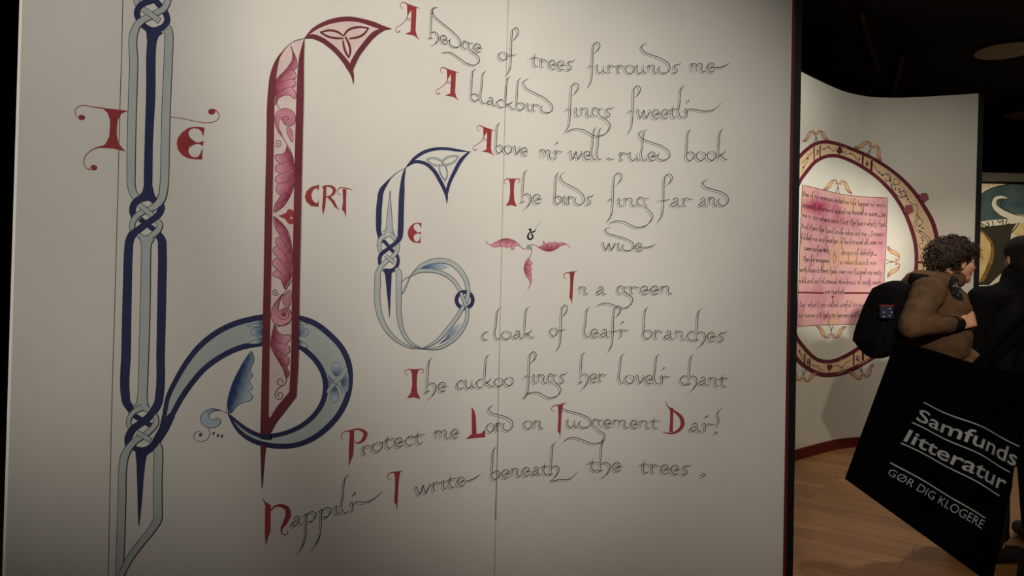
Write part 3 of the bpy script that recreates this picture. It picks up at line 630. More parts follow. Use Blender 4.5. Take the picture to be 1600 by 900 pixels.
# ---------------------------------------------------------------- the verse: letters as pen strokes
GL = {
 'a': (.95, [[(.28, .8), (.42, .98), (.6, .92), (.66, .5), (.68, .14), (.82, 0), (.97, .14)], [(.66, .62), (.35, .5), (.12, .25), (.25, .05), (.48, .15), (.66, .35)]]),
 'b': (.95, [[(.5, 4.2), (.28, 3.85), (.2, 3.2), (.17, 2.0), (.14, .9), (.14, .3), (.35, .02), (.68, .15), (.86, .5), (.72, .88), (.42, .95), (.16, .75)]]),
 'c': (.8, [[(.78, .8), (.6, 1.0), (.3, .88), (.12, .5), (.25, .1), (.5, .0), (.76, .14)]]),
 'd': (1.25, [[(-1.1, 4.2), (-1.6, 3.65), (-1.45, 3.1), (-.6, 2.45), (.45, 1.8), (1.1, .95), (1.15, .4), (.62, 0), (.15, .2), (.1, .6), (.25, .9)]]),
 'e': (.85, [[(.2, .52), (.5, .5), (.7, .66), (.6, .93), (.38, 1.0), (.15, .75), (.12, .4), (.3, .05), (.55, 0), (.8, .16)], [(.3, .5), (.6, .46), (.95, .54)]]),
 'E': (.85, [[(.2, .52), (.5, .5), (.68, .66), (.58, .93), (.38, 1.0), (.15, .75), (.12, .4), (.3, .05), (.55, 0), (.8, .16)], [(.3, .5), (.9, .46), (1.5, .55), (2.1, .95)]]),
 'f': (.8, [[(.5, 2.6), (.85, 3.2), (.98, 3.9), (.72, 4.25), (.45, 4.0), (.36, 3.2), (.34, 1.6), (.32, 0), (.2, -1.1), (-.1, -1.8)], [(-.15, .72), (.4, .7), (.85, .85)]]),
 'S': (.6, [[(.5, 2.6), (.85, 3.2), (.98, 3.9), (.72, 4.25), (.45, 4.0), (.36, 3.2), (.34, 1.6), (.32, 0), (.2, -1.1), (-.1, -1.8)], [(-.12, .6), (.05, .85), (.32, .7)]]),
 'g': (1.0, [[(.05, .95), (.25, 1.05), (.55, .92), (1.05, .95)], [(.25, .98), (.08, .6), (.2, .15), (.48, .05)], [(.64, .93), (.64, .4), (.95, -.1), (1.5, -.55), (1.65, -1.15), (1.3, -1.65), (.6, -1.7), (-.3, -1.15), (-1.1, -.85), (-1.8, -1.2)]]),
 'G': (1.0, [[(.05, .95), (.25, 1.05), (.55, .92), (1.05, .95)], [(.25, .98), (.08, .6), (.2, .15), (.48, .05)], [(.64, .93), (.64, .4), (.95, -.1)]]),
 'h': (.95, [[(.5, 4.2), (.28, 3.85), (.2, 3.2), (.16, 2.0), (.12, .0)], [(-.08, 0), (.3, .1)], [(.14, .75), (.45, 1.0), (.78, .82), (.86, .3), (.66, -.3), (.2, -.85)]]),
 'H': (.95, [[(.5, 4.2), (.28, 3.85), (.2, 3.2), (.16, 2.0), (.12, .0)], [(-.08, 0), (.3, .1)], [(.14, .75), (.45, 1.0), (.78, .82), (.8, .3), (.55, -.2), (.15, -.7), (.9, -.6), (1.8, -.6), (2.6, .2)]]),
 'i': (.5, [[(.05, .82), (.2, .98), (.22, .3), (.34, .02), (.54, .15)]]),
 'k': (1.0, [[(.5, 4.2), (.28, 3.85), (.2, 3.2), (.16, 2.0), (.12, .0)], [(.72, 1.1), (.66, .8), (.2, .52), (.5, .35), (.75, .05), (1.05, .1)]]),
 'l': (.55, [[(.5, 4.2), (.28, 3.85), (.2, 3.2), (.16, 2.0), (.12, .35), (.28, .02), (.58, .16)]]),
 'm': (1.55, [[(.02, .82), (.16, .98), (.18, .05)], [(.18, .75), (.4, .98), (.62, .8), (.64, .05)], [(.64, .75), (.9, .98), (1.15, .8), (1.1, .25), (1.3, 0), (1.52, .15)]]),
 'n': (1.05, [[(.02, .82), (.16, .98), (.18, .05)], [(.18, .75), (.45, .98), (.7, .85), (.68, .3), (.82, 0), (1.05, .15)]]),
 'o': (1.0, [[(.5, 1), (.15, .8), (.1, .35), (.45, 0), (.87, .25), (.87, .75), (.5, 1)]]),
 'p': (1.05, [[(.02, .8), (.2, .98), (.22, .0), (.2, -1.4), (.05, -2.2), (-.4, -3.0)], [(.2, .8), (.55, 1.0), (.9, .7), (.82, .25), (.5, 0), (.22, .15)]]),
 'r': (.85, [[(.02, .82), (.18, .98), (.2, .4), (.24, .02), (.42, .12)], [(.22, .62), (.45, .98), (.62, .8), (.88, .86)]]),
 's': (.8, [[(.95, 1.25), (.75, .98), (.5, 1.0), (.3, .85), (.35, .6), (.6, .4), (.56, .1), (.3, 0), (.05, .15)]]),
 't': (.8, [[(.32, 1.45), (.28, .9), (.27, .3), (.42, .02), (.72, .14)], [(-.15, .82), (.3, 1.0), (.9, .98)]]),
 'u': (1.1, [[(.02, .82), (.16, .98), (.18, .3), (.35, .02), (.6, .12), (.77, .35)], [(.78, .98), (.79, .3), (.92, .02), (1.1, .15)]]),
 'v': (.9, [[(.02, .82), (.18, 1.0), (.35, .4), (.45, .02), (.7, .4), (.82, .85), (.68, 1.0)]]),
 'w': (1.45, [[(.02, .82), (.15, 1.0), (.3, .4), (.42, .02), (.65, .45), (.75, .95), (.85, .4), (.97, .02), (1.2, .45), (1.34, .85), (1.18, 1.0)]]),
 'y': (.95, [[(.02, .75), (.2, .98), (.28, .5), (.26, .08), (.08, -.1)], [(.28, .55), (.5, .92), (.7, .8), (1.02, .9)], [(.3, 1.75), (.42, 1.95), (.36, 1.7), (.3, 1.75)]]),
 'Y': (.95, [[(.02, .75), (.2, .98), (.28, .5), (.26, .08), (.08, -.1)], [(.28, .55), (.5, .92), (1.0, .85), (1.9, .62), (2.8, .75), (3.5, 1.45)], [(.3, 1.75), (.42, 1.95), (.36, 1.7), (.3, 1.75)]]),
 'q': (.95, [[(.7, .8), (.45, 1.0), (.15, .7), (.15, .25), (.42, 0), (.7, .25)], [(.85, 4.2), (.75, 3.4), (.74, 1.5), (.74, .3), (.85, .02), (.98, .15)]]),
 'Z': (.95, [[(.02, .75), (.2, .98), (.28, .5), (.26, .08), (.08, -.1)], [(.28, .55), (.5, .92), (1.0, .7), (1.6, .78), (2.3, 1.4)], [(.3, 1.75), (.42, 1.95), (.36, 1.7), (.3, 1.75)]]),
 '!': (.4, [[(.55, 2.9), (.2, 2.2), (.3, 1.2), (.15, .5)], [(.1, 0), (.2, -.15), (.1, -.25), (.05, -.1), (.1, 0)]]),
 '-': (.9, [[(.0, .05), (.25, .3), (.55, .1), (.9, .25)]]),
 '.': (.3, [[(.0, .1), (.15, .25), (.3, .1), (.15, -.05), (.0, .1)]]),
 ',': (.3, [[(.15, .15), (.15, 0), (.02, -.3)]]),
 ' ': (.55, []),
 'I': (.5, [[(.25, 2.1), (.22, 1.0), (.2, -.3)]]),
 'T': (.9, [[(.1, 1.5), (.5, 1.65), (.95, 1.55)], [(.45, 1.6), (.25, .9), (.3, .2), (.6, 0), (.85, .2)]]),
 'W': (1.5, [[(.0, 1.7), (.3, .1), (.7, 1.4), (1.0, .05), (1.4, 1.7)]]),
 'B': (.9, [[(.15, 1.7), (.15, 0), (.7, .1), (.75, .6), (.2, .9), (.65, 1.2), (.55, 1.6), (.1, 1.7)]]),
 'A': (1.1, [[(.0, 0), (.45, 1.7), (.9, 0)], [(.2, .6), (.75, .6)]]),
 'F': (.85, [[(.2, 1.7), (.2, -.4)], [(.2, 1.6), (.8, 1.75)], [(.2, .8), (.65, .85)]]),
 'C': (.9, [[(.85, 1.4), (.5, 1.7), (.12, 1.0), (.2, .2), (.55, 0), (.85, .2)]]),
 'O': (1.1, [[(.55, 1.7), (.12, 1.1), (.2, .3), (.6, 0), (1.0, .6), (.9, 1.3), (.55, 1.7)]]),
 'Q': (.95, [[(.8, 1.5), (.5, 1.7), (.2, 1.35), (.55, .9), (.75, .4), (.45, 0), (.05, .2)]]),
}
def hand(P, word, base, h, asc=4.2, pens=None, jit=0.0, wscale=1.0):
    """write one word along a baseline given by 2 or 3 pixels; letters stretch to fill it"""
    pens = pens or (((.09, .07), 1.15, M['ink']), ((-.12, -.11), .78, M['graphite']))
    nat = sum(GL[c][0] for c in word)
    C, _ = spline(base, 2.0); C = np.array(C)
    seg = np.concatenate([[0], np.cumsum(np.linalg.norm(np.diff(C, axis=0), axis=1))]); L = seg[-1]
    def on(sx):
        if sx < 0: t = C[1]-C[0]; t = t/np.linalg.norm(t); return C[0]+t*sx, t
        if sx > L: t = C[-1]-C[-2]; t = t/np.linalg.norm(t); return C[-1]+t*(sx-L), t
        i = min(len(seg)-2, int(np.searchsorted(seg, sx, 'right')-1)); t = C[i+1]-C[i]; d = np.linalg.norm(t); t = t/d
        return C[i]+t*(sx-seg[i]), t
    kx = L/nat; x = 0.0
    up = np.array((0.024, -1.0))
    for off, lw, m in pens:
        P.lift()
        x = 0.0
        for c in word:
            gw, strokes = GL[c]
            for st in strokes:
                pts = []
                for gx, gy in st:
                    yy = gy if gy <= 1.5 or c in 'ITWBAFCOQ' else 1+(gy-1)*(asc-1)/3.2
                    if c in 'yYZ' and gy > 1.5: yy = gy
                    q, t = on((x+gx)*kx + off[0]*h)
                    pts.append(q+up*(yy+off[1])*h)
                n = len(pts)
                P.ribbon(pts, [lw*.45]+[lw]*(n-2)+[lw*.5] if n > 2 else lw, m, step=1.6, lift=False)
            x += gw
def extra(P, pts, h=13.0):
    for off, lw, m in (((.09, .07), 1.15, M['ink']), ((-.12, -.13), .78, M['graphite'])):
        P.ribbon(pts, [lw*.5]+[lw]*(len(pts)-2)+[lw*.4], m, step=2, off=(off[0]*h, -off[1]*h), lift=False)
def cap_A(P, dst):
    g = lambda p: fit(p, (868, 12, 1024, 250), dst)
    P.poly(g([(943, 26), (1003, 46), (1000, 120), (997, 190), (1006, 225), (1023, 250), (985, 222), (930, 212), (965, 198), (970, 110), (970, 62), (945, 104)]), RD, grid=3)
    P.ribbon(g([(948, 95), (938, 122), (900, 158), (874, 178), (872, 195), (886, 204), (898, 192)]), [1.4, 1, .9, .9, .9, 1.1, 2], RD, step=2)
    P.ribbon(g([(940, 110), (975, 118)]), .8, RD, step=2); P.ribbon(g([(938, 122), (975, 130)]), .8, RD, step=2)
    P.ribbon(g([(1024, 52), (985, 40), (945, 26), (918, 14), (902, 22), (903, 42), (918, 54)]), [.7, 1.6, 2, 1.2, .9, .8, .7], RD, step=2)
def cap_T(P, dst):
    g = lambda p: fit(p, (928, 505, 1048, 697), dst)
    P.poly(g([(966, 511), (1018, 511), (1008, 540), (1004, 600), (1008, 655), (1027, 697), (985, 686), (943, 692), (968, 655), (976, 600), (974, 540)]), RD, grid=3)
    P.ribbon(g([(950, 545), (935, 540), (930, 525), (945, 512), (985, 512), (1020, 510), (1045, 510), (1047, 528), (1030, 536)]), [.7, .8, .9, 1.3, 2, 1.5, 1.1, .9, .7], RD, step=2)
def cap_I(P, dst):
    g = lambda p: fit(p, (818, 241, 920, 493), dst)
    P.poly(g([(862, 250), (902, 246), (894, 290), (889, 350), (886, 430), (880, 493), (875, 455), (862, 440), (868, 350), (868, 290)]), RD, grid=3)
    P.ribbon(g([(846, 290), (828, 294), (819, 276), (836, 257), (870, 250), (918, 243)]), [.7, .8, 1, 1.4, 2, .9], RD, step=2)
def line(label, words, caps=(), extras=()):
    o = link('verse_line', None, verse_wall); o['label'] = label
    for wd in words:
        P = Paint(W1); hand(P, *wd[:3], **(wd[3] if len(wd) > 3 else {})); P.build('word_lettering', o)
    for e in extras:
        P = Paint(W1); P.lift(); extra(P, e); P.build('pen_flourish', o)
    for fn, dst in caps:
        Q = Paint(W1); fn(Q, dst); Q.build('red_capital', o)
    return o
X8 = lambda pts: Z(800, 0, 4, pts)
line('outlined script reading hedge of trees surrounds me', [
    ('hedge', [(670, 60), (712, 75), (752, 83)], 12.5), ('of', [(777, 94), (805, 97)], 13, dict(asc=4.0)), ('trees', [(829, 104), (862, 109), (894, 111)], 14),
    ('Surrounds', [(919, 115), (990, 116), (1060, 115)], 13.3, dict(asc=3.6)), ('mE', [(1076, 114), (1117, 113)], 14)], [(cap_A, (617, 3, 656, 62.5))])
line('outlined script reading blackbird sings sweetly', [
    ('blackbird', [(733, 157), (790, 170), (864, 178)], 12.2), ('SinGs', [(884, 183), (955, 184.5)], 14, dict(asc=3.7)), ('SweetlY', [(982, 186), (1035, 186), (1083, 184)], 14, dict(asc=3.6))],
    [(cap_A, (680, 105, 717.5, 157.5))], [X8([(335, 832), (370, 812), (430, 812), (530, 855), (590, 830), (610, 785), (580, 750), (540, 725)])])
X7 = lambda pts: Z(800, 225, 4, pts)
line('outlined script reading bove my well-ruled book', [
    ('bove', [(772, 240), (795, 241), (824, 245)], 13, dict(asc=3.7)), ('my', [(841, 248), (877, 250)], 14), ('well', [(887, 250), (939, 251)], 13.5, dict(asc=3.8)), ('-', [(946, 251), (959, 251)], 10),
    ('ruled', [(965, 252), (1047, 251)], 13, dict(asc=3.7)), ('book', [(1069, 252), (1136, 251)], 14, dict(asc=3.5))], [(cap_A, (738, 196, 773, 244.5))])
line('outlined script reading he birds sing far and', [
    ('he', [(813, 317), (845, 319)], 14, dict(asc=3.7)), ('birds', [(864, 320), (924, 321)], 13.3, dict(asc=3.8)), ('SinG', [(950, 324), (1013, 323)], 13.3, dict(asc=3.9)), ('far', [(1029, 324), (1080, 324)], 14, dict(asc=3.6)), ('and', [(1090, 324), (1138, 322)], 14, dict(asc=3))],
    [(cap_T, (787, 278.5, 812, 323))], [X7([(603, 500), (640, 485), (690, 488), (780, 525), (845, 505), (875, 455), (850, 415), (815, 385)])])
line('outlined script reading wide, short line', [('widE', [(938, 392), (1004, 393)], 12.2, dict(asc=3))])
X4 = lambda pts: Z(800, 450, 4, pts)
line('outlined script reading n a green, short line', [('n', [(902, 461), (918, 461)], 12.5), ('a', [(929, 461), (946, 461)], 12.5), ('Green', [(962, 461), (1050, 460)], 12.5)],
     [(cap_I, (880, 423.5, 902, 477))], [X4([(690, 15), (715, 40), (750, 70), (740, 105), (700, 128), (650, 118), (600, 100), (555, 102), (525, 116)])])
line('outlined script reading cloak of leafy branches', [
    ('c', [(751, 532), (762, 532)], 12.5), ('loak', [(771, 531.5), (834, 529)], 12.5, dict(asc=4.0)), ('of', [(857, 526), (882, 526)], 13, dict(asc=3.7)), ('leafy', [(911, 528), (981, 528)], 13, dict(asc=3.7)),
    ('branches', [(1002, 530), (1060, 532), (1132, 535)], 14, dict(asc=3.6))])
line('outlined script reading he cuckoo sings her lovely chant', [
    ('he', [(664, 614), (697, 612)], 14, dict(asc=3.9)), ('cuckoo', [(711, 609), (760, 606), (802, 603)], 13.3, dict(asc=3.9)), ('SinGs', [(820, 600), (882, 600)], 14, dict(asc=3.5)), ('her', [(904, 599), (946, 598)], 13.5, dict(asc=3.6)),
    ('lovely', [(965, 600), (1045, 601)], 13.5, dict(asc=3.5)), ('chant', [(1060, 601), (1100, 603), (1136, 606)], 13.5, dict(asc=3.5))],
    [(cap_T, (632, 576, 662, 623.5))], [X4([(65, 688), (100, 662), (150, 655), (235, 690), (285, 672), (302, 640), (285, 610), (255, 585)])])
def cap_P(P, d):
    P.poly([(546, 673), (553.5, 673), (552.5, 700), (551.5, 712), (544.5, 729), (545, 700), (546, 685)], RD, grid=3)
    P.ribbon(Z(390, 480, 3.75, [(545, 775), (535, 762), (545, 735), (585, 724), (645, 716), (678, 738), (668, 772), (640, 795), (618, 790), (618, 778)]), [.7, .8, 1, 2.2, 3.2, 6.5, 6, 2.5, 1.2, .8], RD, step=2)
def cap_L(P, d):
    P.ribbon([(736.5, 636.5), (739, 642), (740, 650), (740.5, 665), (741, 681)], [.8, 4, 6.5, 7, 7.5], RD)
    P.poly([(728, 686), (737, 678), (745, 678), (752, 677), (757.5, 671), (758, 683), (748, 684)], RD, grid=3)
def cap_D(P, d):
    P.ribbon([(1039, 626), (1042, 633), (1048, 640)], [.6, 1.2, 3], RD)
    P.ribbon([(1049.5, 637), (1049.5, 650), (1048.5, 675)], [5, 5, 5.5], RD)
    P.ribbon([(1047, 639), (1057, 645), (1065, 654), (1066.5, 663), (1061, 672), (1050, 677), (1035, 675.5)], [2, 4, 6.5, 6.5, 5, 3, .8], RD)
line('outlined script reading rotect me, ord on, udgement, ay with exclamation mark', [
    ('rotect', [(563, 713), (605, 702), (661, 694)], 14), ('me', [(677, 688), (716, 685)], 14), ('ord', [(758, 677), (801, 673)], 14, dict(asc=3.0)), ('on', [(816, 671), (848, 671)], 13),
    ('udGement', [(883, 669), (950, 669), (1029, 671)], 12.5, dict(asc=3.2)), ('ay!', [(1074, 675), (1124, 675)], 13)],
    [(cap_P, None), (cap_L, None), (cap_I, (861, 631, 884, 685)), (cap_D, None)], [Z(800, 675, 4, [(515, -20), (545, -2), (575, 20), (560, 60), (500, 75), (440, 55), (390, 38), (350, 42), (318, 62)])])
def cap_H(P, d):
    k = lambda p: Z(400, 675, 4, p)
    P.poly(k([(36, 410), (62, 440), (92, 455), (91, 540), (90, 620), (75, 660), (60, 714), (54, 620), (55, 560), (57, 455)]), RD, grid=3)
    P.ribbon(k([(88, 492), (125, 462), (165, 462), (195, 482), (200, 520), (182, 565), (160, 605), (163, 635), (185, 642), (200, 625), (185, 612)]), [2, 3, 5.5, 7.5, 8.5, 7, 3.5, 1.6, 1.2, 1, .8], RD, step=2)
line('outlined script reading appily write beneath the trees, lowest line', [
    ('appilZ', [(451, 826), (510, 809), (565, 797)], 15, dict(asc=4.0)), ('writE', [(646, 776), (690, 766), (727, 759)], 14), ('beneatH', [(765, 751), (815, 745), (874, 742)], 13.5, dict(asc=3.8)), ('the', [(918, 737), (971, 737)], 13.5, dict(asc=3.7)),
    ('trees', [(999, 740), (1035, 741), (1076, 743)], 14), ('.', [(1094, 745), (1100, 745)], 18)],
    [(cap_H, None), (cap_I, (604.5, 735.5, 630, 798))])
#@@NEXT
# ================================================================== the second curved wall, with a ring and a pink text sheet
q0 = W2.plan(1360)
ring_wall = thing('display_panel', 'white curved wall behind the lettered one, painted with a ring round a pink text sheet', 'display wall', (q0.x, q0.y, 0))
ring_wall['label'] = 'white curved wall painted with a maroon ring around a pink sheet of writing'
e2 = edge_line(W2, (1529, 146), (1521, 440))
o = from_bm('board', curved_board(W2, lambda z: 1196, e2, 0, ZT, 0.03, 200), M['wall2'], ring_wall, True)
o.data.set_sharp_from_angle(angle=math.radians(40))
o = from_bm('end_frame', curved_board(W2, lambda z: e2(z)+0.2, lambda z: e2(z)+9, 0, ZT-0.01, 0.12, 3, -0.002), M['redtrim2'] if 'redtrim2' in M else M['black'], ring_wall)
o = from_bm('baseboard', curved_board(W2, lambda z: 1196, lambda z: e2(z), 0, 0.095, 0.025, 200, 0.018), M['redtrim'], ring_wall, True)
o.data.set_sharp_from_angle(angle=math.radians(40)); o['label'] = 'dark red baseboard'
RM, OC = M['ringmar'], M['ochre']
ro = [(1249.5, 244.5), (1260, 234), (1273.5, 225), (1290, 221.7), (1305, 224), (1327.5, 231.7), (1357.5, 244.5), (1387.5, 262.5), (1410, 280.5), (1428, 300), (1445.6, 326), (1457, 347), (1462.6, 366), (1465.5, 385), (1466, 410), (1460, 450), (1445, 487), (1420, 519), (1400, 536), (1379, 549), (1350.5, 566.5), (1321.6, 581), (1300, 585.5), (1281, 584.6), (1264, 576.6), (1246, 562), (1232, 530), (1222, 470), (1219, 400), (1224, 320), (1236, 268)]
ri = [(1249.5, 283.5), (1260, 268.5), (1275, 252), (1290, 244.5), (1308, 243.7), (1326, 249.7), (1350, 262.5), (1372.5, 279), (1393, 300), (1411.6, 328), (1423, 354.5), (1429.5, 377), (1432, 400), (1431, 422.6), (1424, 455), (1412, 485), (1390, 511), (1362, 532), (1345, 542), (1321.6, 556), (1304, 563.6), (1290, 565), (1277, 562), (1264, 552), (1254, 540.5), (1246, 530), (1238, 490), (1234, 410), (1237, 340), (1243, 300)]
P = Paint(W2, 0.0012)
so, _ = spline(ro, 4, True); si, _ = spline(ri, 4, True)
# ochre filling, as strips between the two curves
so_a = np.array(so); si_a = np.array(si)
def along(a, t):
    d = np.concatenate([[0], np.cumsum(np.linalg.norm(np.diff(np.vstack([a, a[:1]]), axis=0), axis=1))]); a2 = np.vstack([a, a[:1]])
    s_ = (t % 1.0)*d[-1]; return np.array((np.interp(s_, d, a2[:, 0]), np.interp(s_, d, a2[:, 1])))
P.lift(); mi = P.slot(OC); NS = 260
def near_inner(p):
    i = int(np.argmin(np.linalg.norm(si_a-p, axis=1))); return si_a[i]
rows = []
for i in range(NS):
    a = along(so_a, i/NS); b = near_inner(a)
    rows.append([P.put(*(a+(b-a)*k/10)) for k in range(11)])
for i in range(NS):
    r0, r1 = rows[i], rows[(i+1) % NS]
    for k in range(10): P.f.append((r0[k], r0[k+1], r1[k+1], r1[k])); P.mi.append(mi)
P.ribbon(ro, [5.5]*9+[6, 6.5, 7, 7]+[7]*11+[6.5]*7, RM, closed=True)
P.ribbon(ri, [5.5]*8+[6, 6, 6.5, 6.5]+[6]*18, RM, closed=True)
Y2 = lambda pts: Z(1230, 180, 6.667, pts)
Y5 = lambda pts: Z(1235, 490, 6.925, pts)
Y6 = lambda pts: Z(1370, 260, 5.29, pts)
for a, b, ww in (((278, 330), (280, 480), 2), ((342, 315), (340, 445), 2), ((788, 415), (782, 535), 2.8), ((880, 470), (872, 595), 3.6)):
    P.ribbon(Y2([a, b]), ww, RM)
for a, b, ww in (((153, 430), (150, 560), 2.4), ((208, 480), (205, 605), 2.2), ((683, 430), (683, 560), 2.6), ((783, 370), (783, 510), 3.8)):
    P.ribbon(Y5([a, b]), ww, RM)
P.ribbon(Y6([(335, 792), (400, 795)]), 3.5, RM)
# scrolls in the ochre fields
IK, CR = M['outline'], M['wall2']
for c in (Y2([(360, 355), (385, 350), (430, 335), (460, 360), (490, 380), (500, 340)]), Y2([(575, 385), (610, 410), (650, 395), (690, 415), (720, 460), (760, 480)]), Y2([(890, 510), (950, 590), (1000, 620), (1050, 605), (1080, 660), (1040, 690), (1010, 660)]),
          Y2([(1060, 640), (1100, 720), (1170, 710), (1150, 660), (1110, 670), (1130, 760)]), Y2([(1080, 740), (1120, 820), (1190, 850), (1235, 830), (1220, 780), (1190, 800), (1200, 835)]), Y2([(150, 500), (200, 450), (230, 410), (260, 390)]), Y2([(150, 590), (180, 520), (210, 480)]),
          Y6([(250, 270), (290, 310), (330, 320), (330, 400), (310, 470), (320, 520), (380, 570), (420, 620), (410, 680), (360, 680), (350, 640), (385, 635)]), Y6([(340, 500), (375, 470), (370, 435), (335, 440), (330, 480), (350, 500)]), Y6([(340, 520), (400, 560), (435, 600), (435, 650)]), Y6([(40, 70), (90, 70), (110, 100), (80, 125), (60, 100)]), Y6([(110, 150), (160, 230), (210, 260), (240, 240), (220, 205), (190, 215), (205, 240)]),
          Y5([(225, 545), (260, 570), (290, 560), (310, 600), (360, 610)]), Y5([(460, 570), (500, 560), (550, 580), (600, 530), (650, 505)]), Y5([(800, 480), (840, 430), (880, 390), (900, 350)]), Y5([(85, 400), (110, 440), (130, 500)])):
    P.lift(); P.ribbon(c, .8, IK, step=2, lift=False)
for a in ((430, 333), (380, 355), (600, 380), (655, 398), (750, 455), (955, 595), (990, 625), (1070, 680), (1085, 738), (1125, 770), (1165, 770), (1170, 800), (1240, 845), (210, 452), (165, 545), (312, 365), (308, 400), (316, 382), (826, 490), (818, 510), (836, 505), (828, 525)):
    P.disc(*Y2([a])[0], 1.3, m=RM, n=8)
for a in ((15, 50), (40, 75), (105, 117), (120, 160), (152, 188), (183, 187), (245, 245), (257, 268), (333, 400), (345, 420), (355, 490), (378, 510), (355, 537), (370, 588), (380, 610)):
    P.disc(*Y6([a])[0], 1.4, m=IK, n=8)
for a in ((180, 500), (175, 530), (190, 525), (715, 460), (735, 470), (720, 495), (735, 505), (710, 490), (550, 578), (90, 400), (860, 390), (905, 345)):
    P.disc(*Y5([a])[0], 1.4, m=IK, n=8)
for pts in ([(505, 375), (520, 340), (540, 325), (562, 345), (570, 385), (548, 395), (540, 410), (530, 392)],):
    P.poly(Y2(pts), RM, grid=3); P.ribbon(Y2([(540, 300), (540, 345)]), 1.5, RM)
P.poly(Y5([(385, 570), (400, 545), (415, 560), (430, 540), (450, 570), (425, 600), (417, 625), (405, 600)]), RM, grid=3)
def rosette(P, x, y, r, m=None):
    for k in range(5):
        a = k*2*math.pi/5+.3; P.disc(x+r*.55*math.cos(a), y+r*.55*math.sin(a), r*.5, m=m or P_MA, n=9)
    P.disc(x, y, r*.55, m=m or P_MA, n=9)
P_MA = mat('dusty_maroon_paint', (150, 84, 88), 0.8)
rosette(P, *Y6([(262, 355)])[0], 7.5); rosette(P, *Y6([(390, 255)])[0], 7)
P.ribbon(Y6([(345, 232), (375, 250)]), 2, P_MA)
P.build('painted_ring', ring_wall, 'maroon and ochre painted ring with scrolls')

PE = M['peach']
def twin(cx, cy, ang, k, name='painted_leaf'):
    """two drooping leaves on a split stem; local y points away from what it grows from"""
    P = Paint(W2, 0.002)
    ca, sa = math.cos(ang), math.sin(ang)
    T = lambda pts: [(cx+k*(x*ca-y*sa), cy+k*(x*sa+y*ca)) for x, y in pts]
    P.ribbon(T([(-3.5, 0), (-1, -6), (0, -10)]), .9, BL, step=1.5); P.ribbon(T([(3.5, 0), (1, -6), (0, -10)]), .9, BL, step=1.5)
    P.disc(*T([(0, -9)])[0], 1.6*k, m=P_MA, n=9)
    for s_ in (1, -1):
        P.ribbon(T([(0, -10), (s_*1, -16), (s_*5, -21), (s_*10, -20), (s_*14, -15)]), [1, 1.6, 2.2, 3, 4.5], PE, step=1.5, tone=.55)
        lf = T([(s_*9, -20.5), (s_*15, -17), (s_*20, -8), (s_*25, -2), (s_*22, -2), (s_*17, -4), (s_*15, -7), (s_*12.5, -8), (s_*12.5, -12), (s_*9, -17)])
        c_ = T([(s_*24, -2)])[0]
        P.poly(lf, PE, grid=2.5, tone=lambda x, y: max(0, min(1, 1-math.hypot(x-c_[0], y-c_[1])/(12*k))))
        P.ribbon(lf, .6, BL, closed=True, step=2)
        P.disc(*T([(s_*4, -16)])[0], 1.3*k, m=P_MA, n=8)
    P.build(name, ring_wall, None)
twin(1275, 222, -.03, .82); twin(1355, 243, .47, .95); twin(1308, 301.5, .12, .92); twin(1384.5, 409, 1.57, .98); twin(1298.5, 508, 3.14, .92); twin(1256.5, 577, 3.3, .85); twin(1344, 573, 2.85, .85)
# pink sheet
P = Paint(W2, 0.001)
te, _ = spline([(1253.7, 288.8), (1283, 296), (1312, 303), (1350, 307.5), (1387, 309)], 4)
be, _ = spline([(1376, 507), (1330, 507), (1300, 507.5), (1265, 509), (1244.5, 511)], 4)
sheet = list(te)+[(1384, 390), (1379.5, 471)]+list(be)+[(1248, 440), (1250.5, 360)]
def stain(x, y):
    return max(0, 1-math.hypot((x-1276)/36, (y-322)/17))*1.2+max(0, 1-math.hypot((x-1309)/12, (y-330)/26))*.5+max(0, 1-math.hypot((x-1300)/60, (y-345)/16))*.35+max(0, 1-math.hypot((x-1290)/18, (y-495)/9))*.5+.1
P.poly(sheet, M['sheet'], grid=3, tone=stain)
P.ribbon(sheet, .9, M['maroon'], closed=True, sharp=True)
P.ribbon([(1246.5, 457), (1268, 457.2), (1286.5, 457.8)], 3, RM); P.ribbon([(1319, 457.8), (1350, 457.8), (1379.5, 458.2)], 3, RM)
P.ribbon([(1250, 456.9), (1284, 457.6)], .8, P_MA, step=4); P.ribbon([(1326, 457.8), (1376, 458.1)], .8, P_MA, step=4)
P.poly([(1303.5, 392), (1307, 401), (1303.6, 414), (1300.5, 402)], PE, grid=3, tone=lambda x, y: .75); P.poly([(1303.5, 397), (1305, 403), (1303.6, 410), (1302, 403)], PE, grid=3, tone=lambda x, y: .1)
P.ribbon([(1296.5, 392), (1310, 393), (1310, 417), (1296, 416)], .5, P_MA, closed=True, sharp=True)
P.poly([(1298, 462), (1303.5, 462), (1301, 469)], P_MA, grid=3)
sheet_o = P.build('text_sheet', ring_wall, 'pink washed painted sheet with black handwriting')
PEN1 = (((0, 0), .72, M['ink']),)
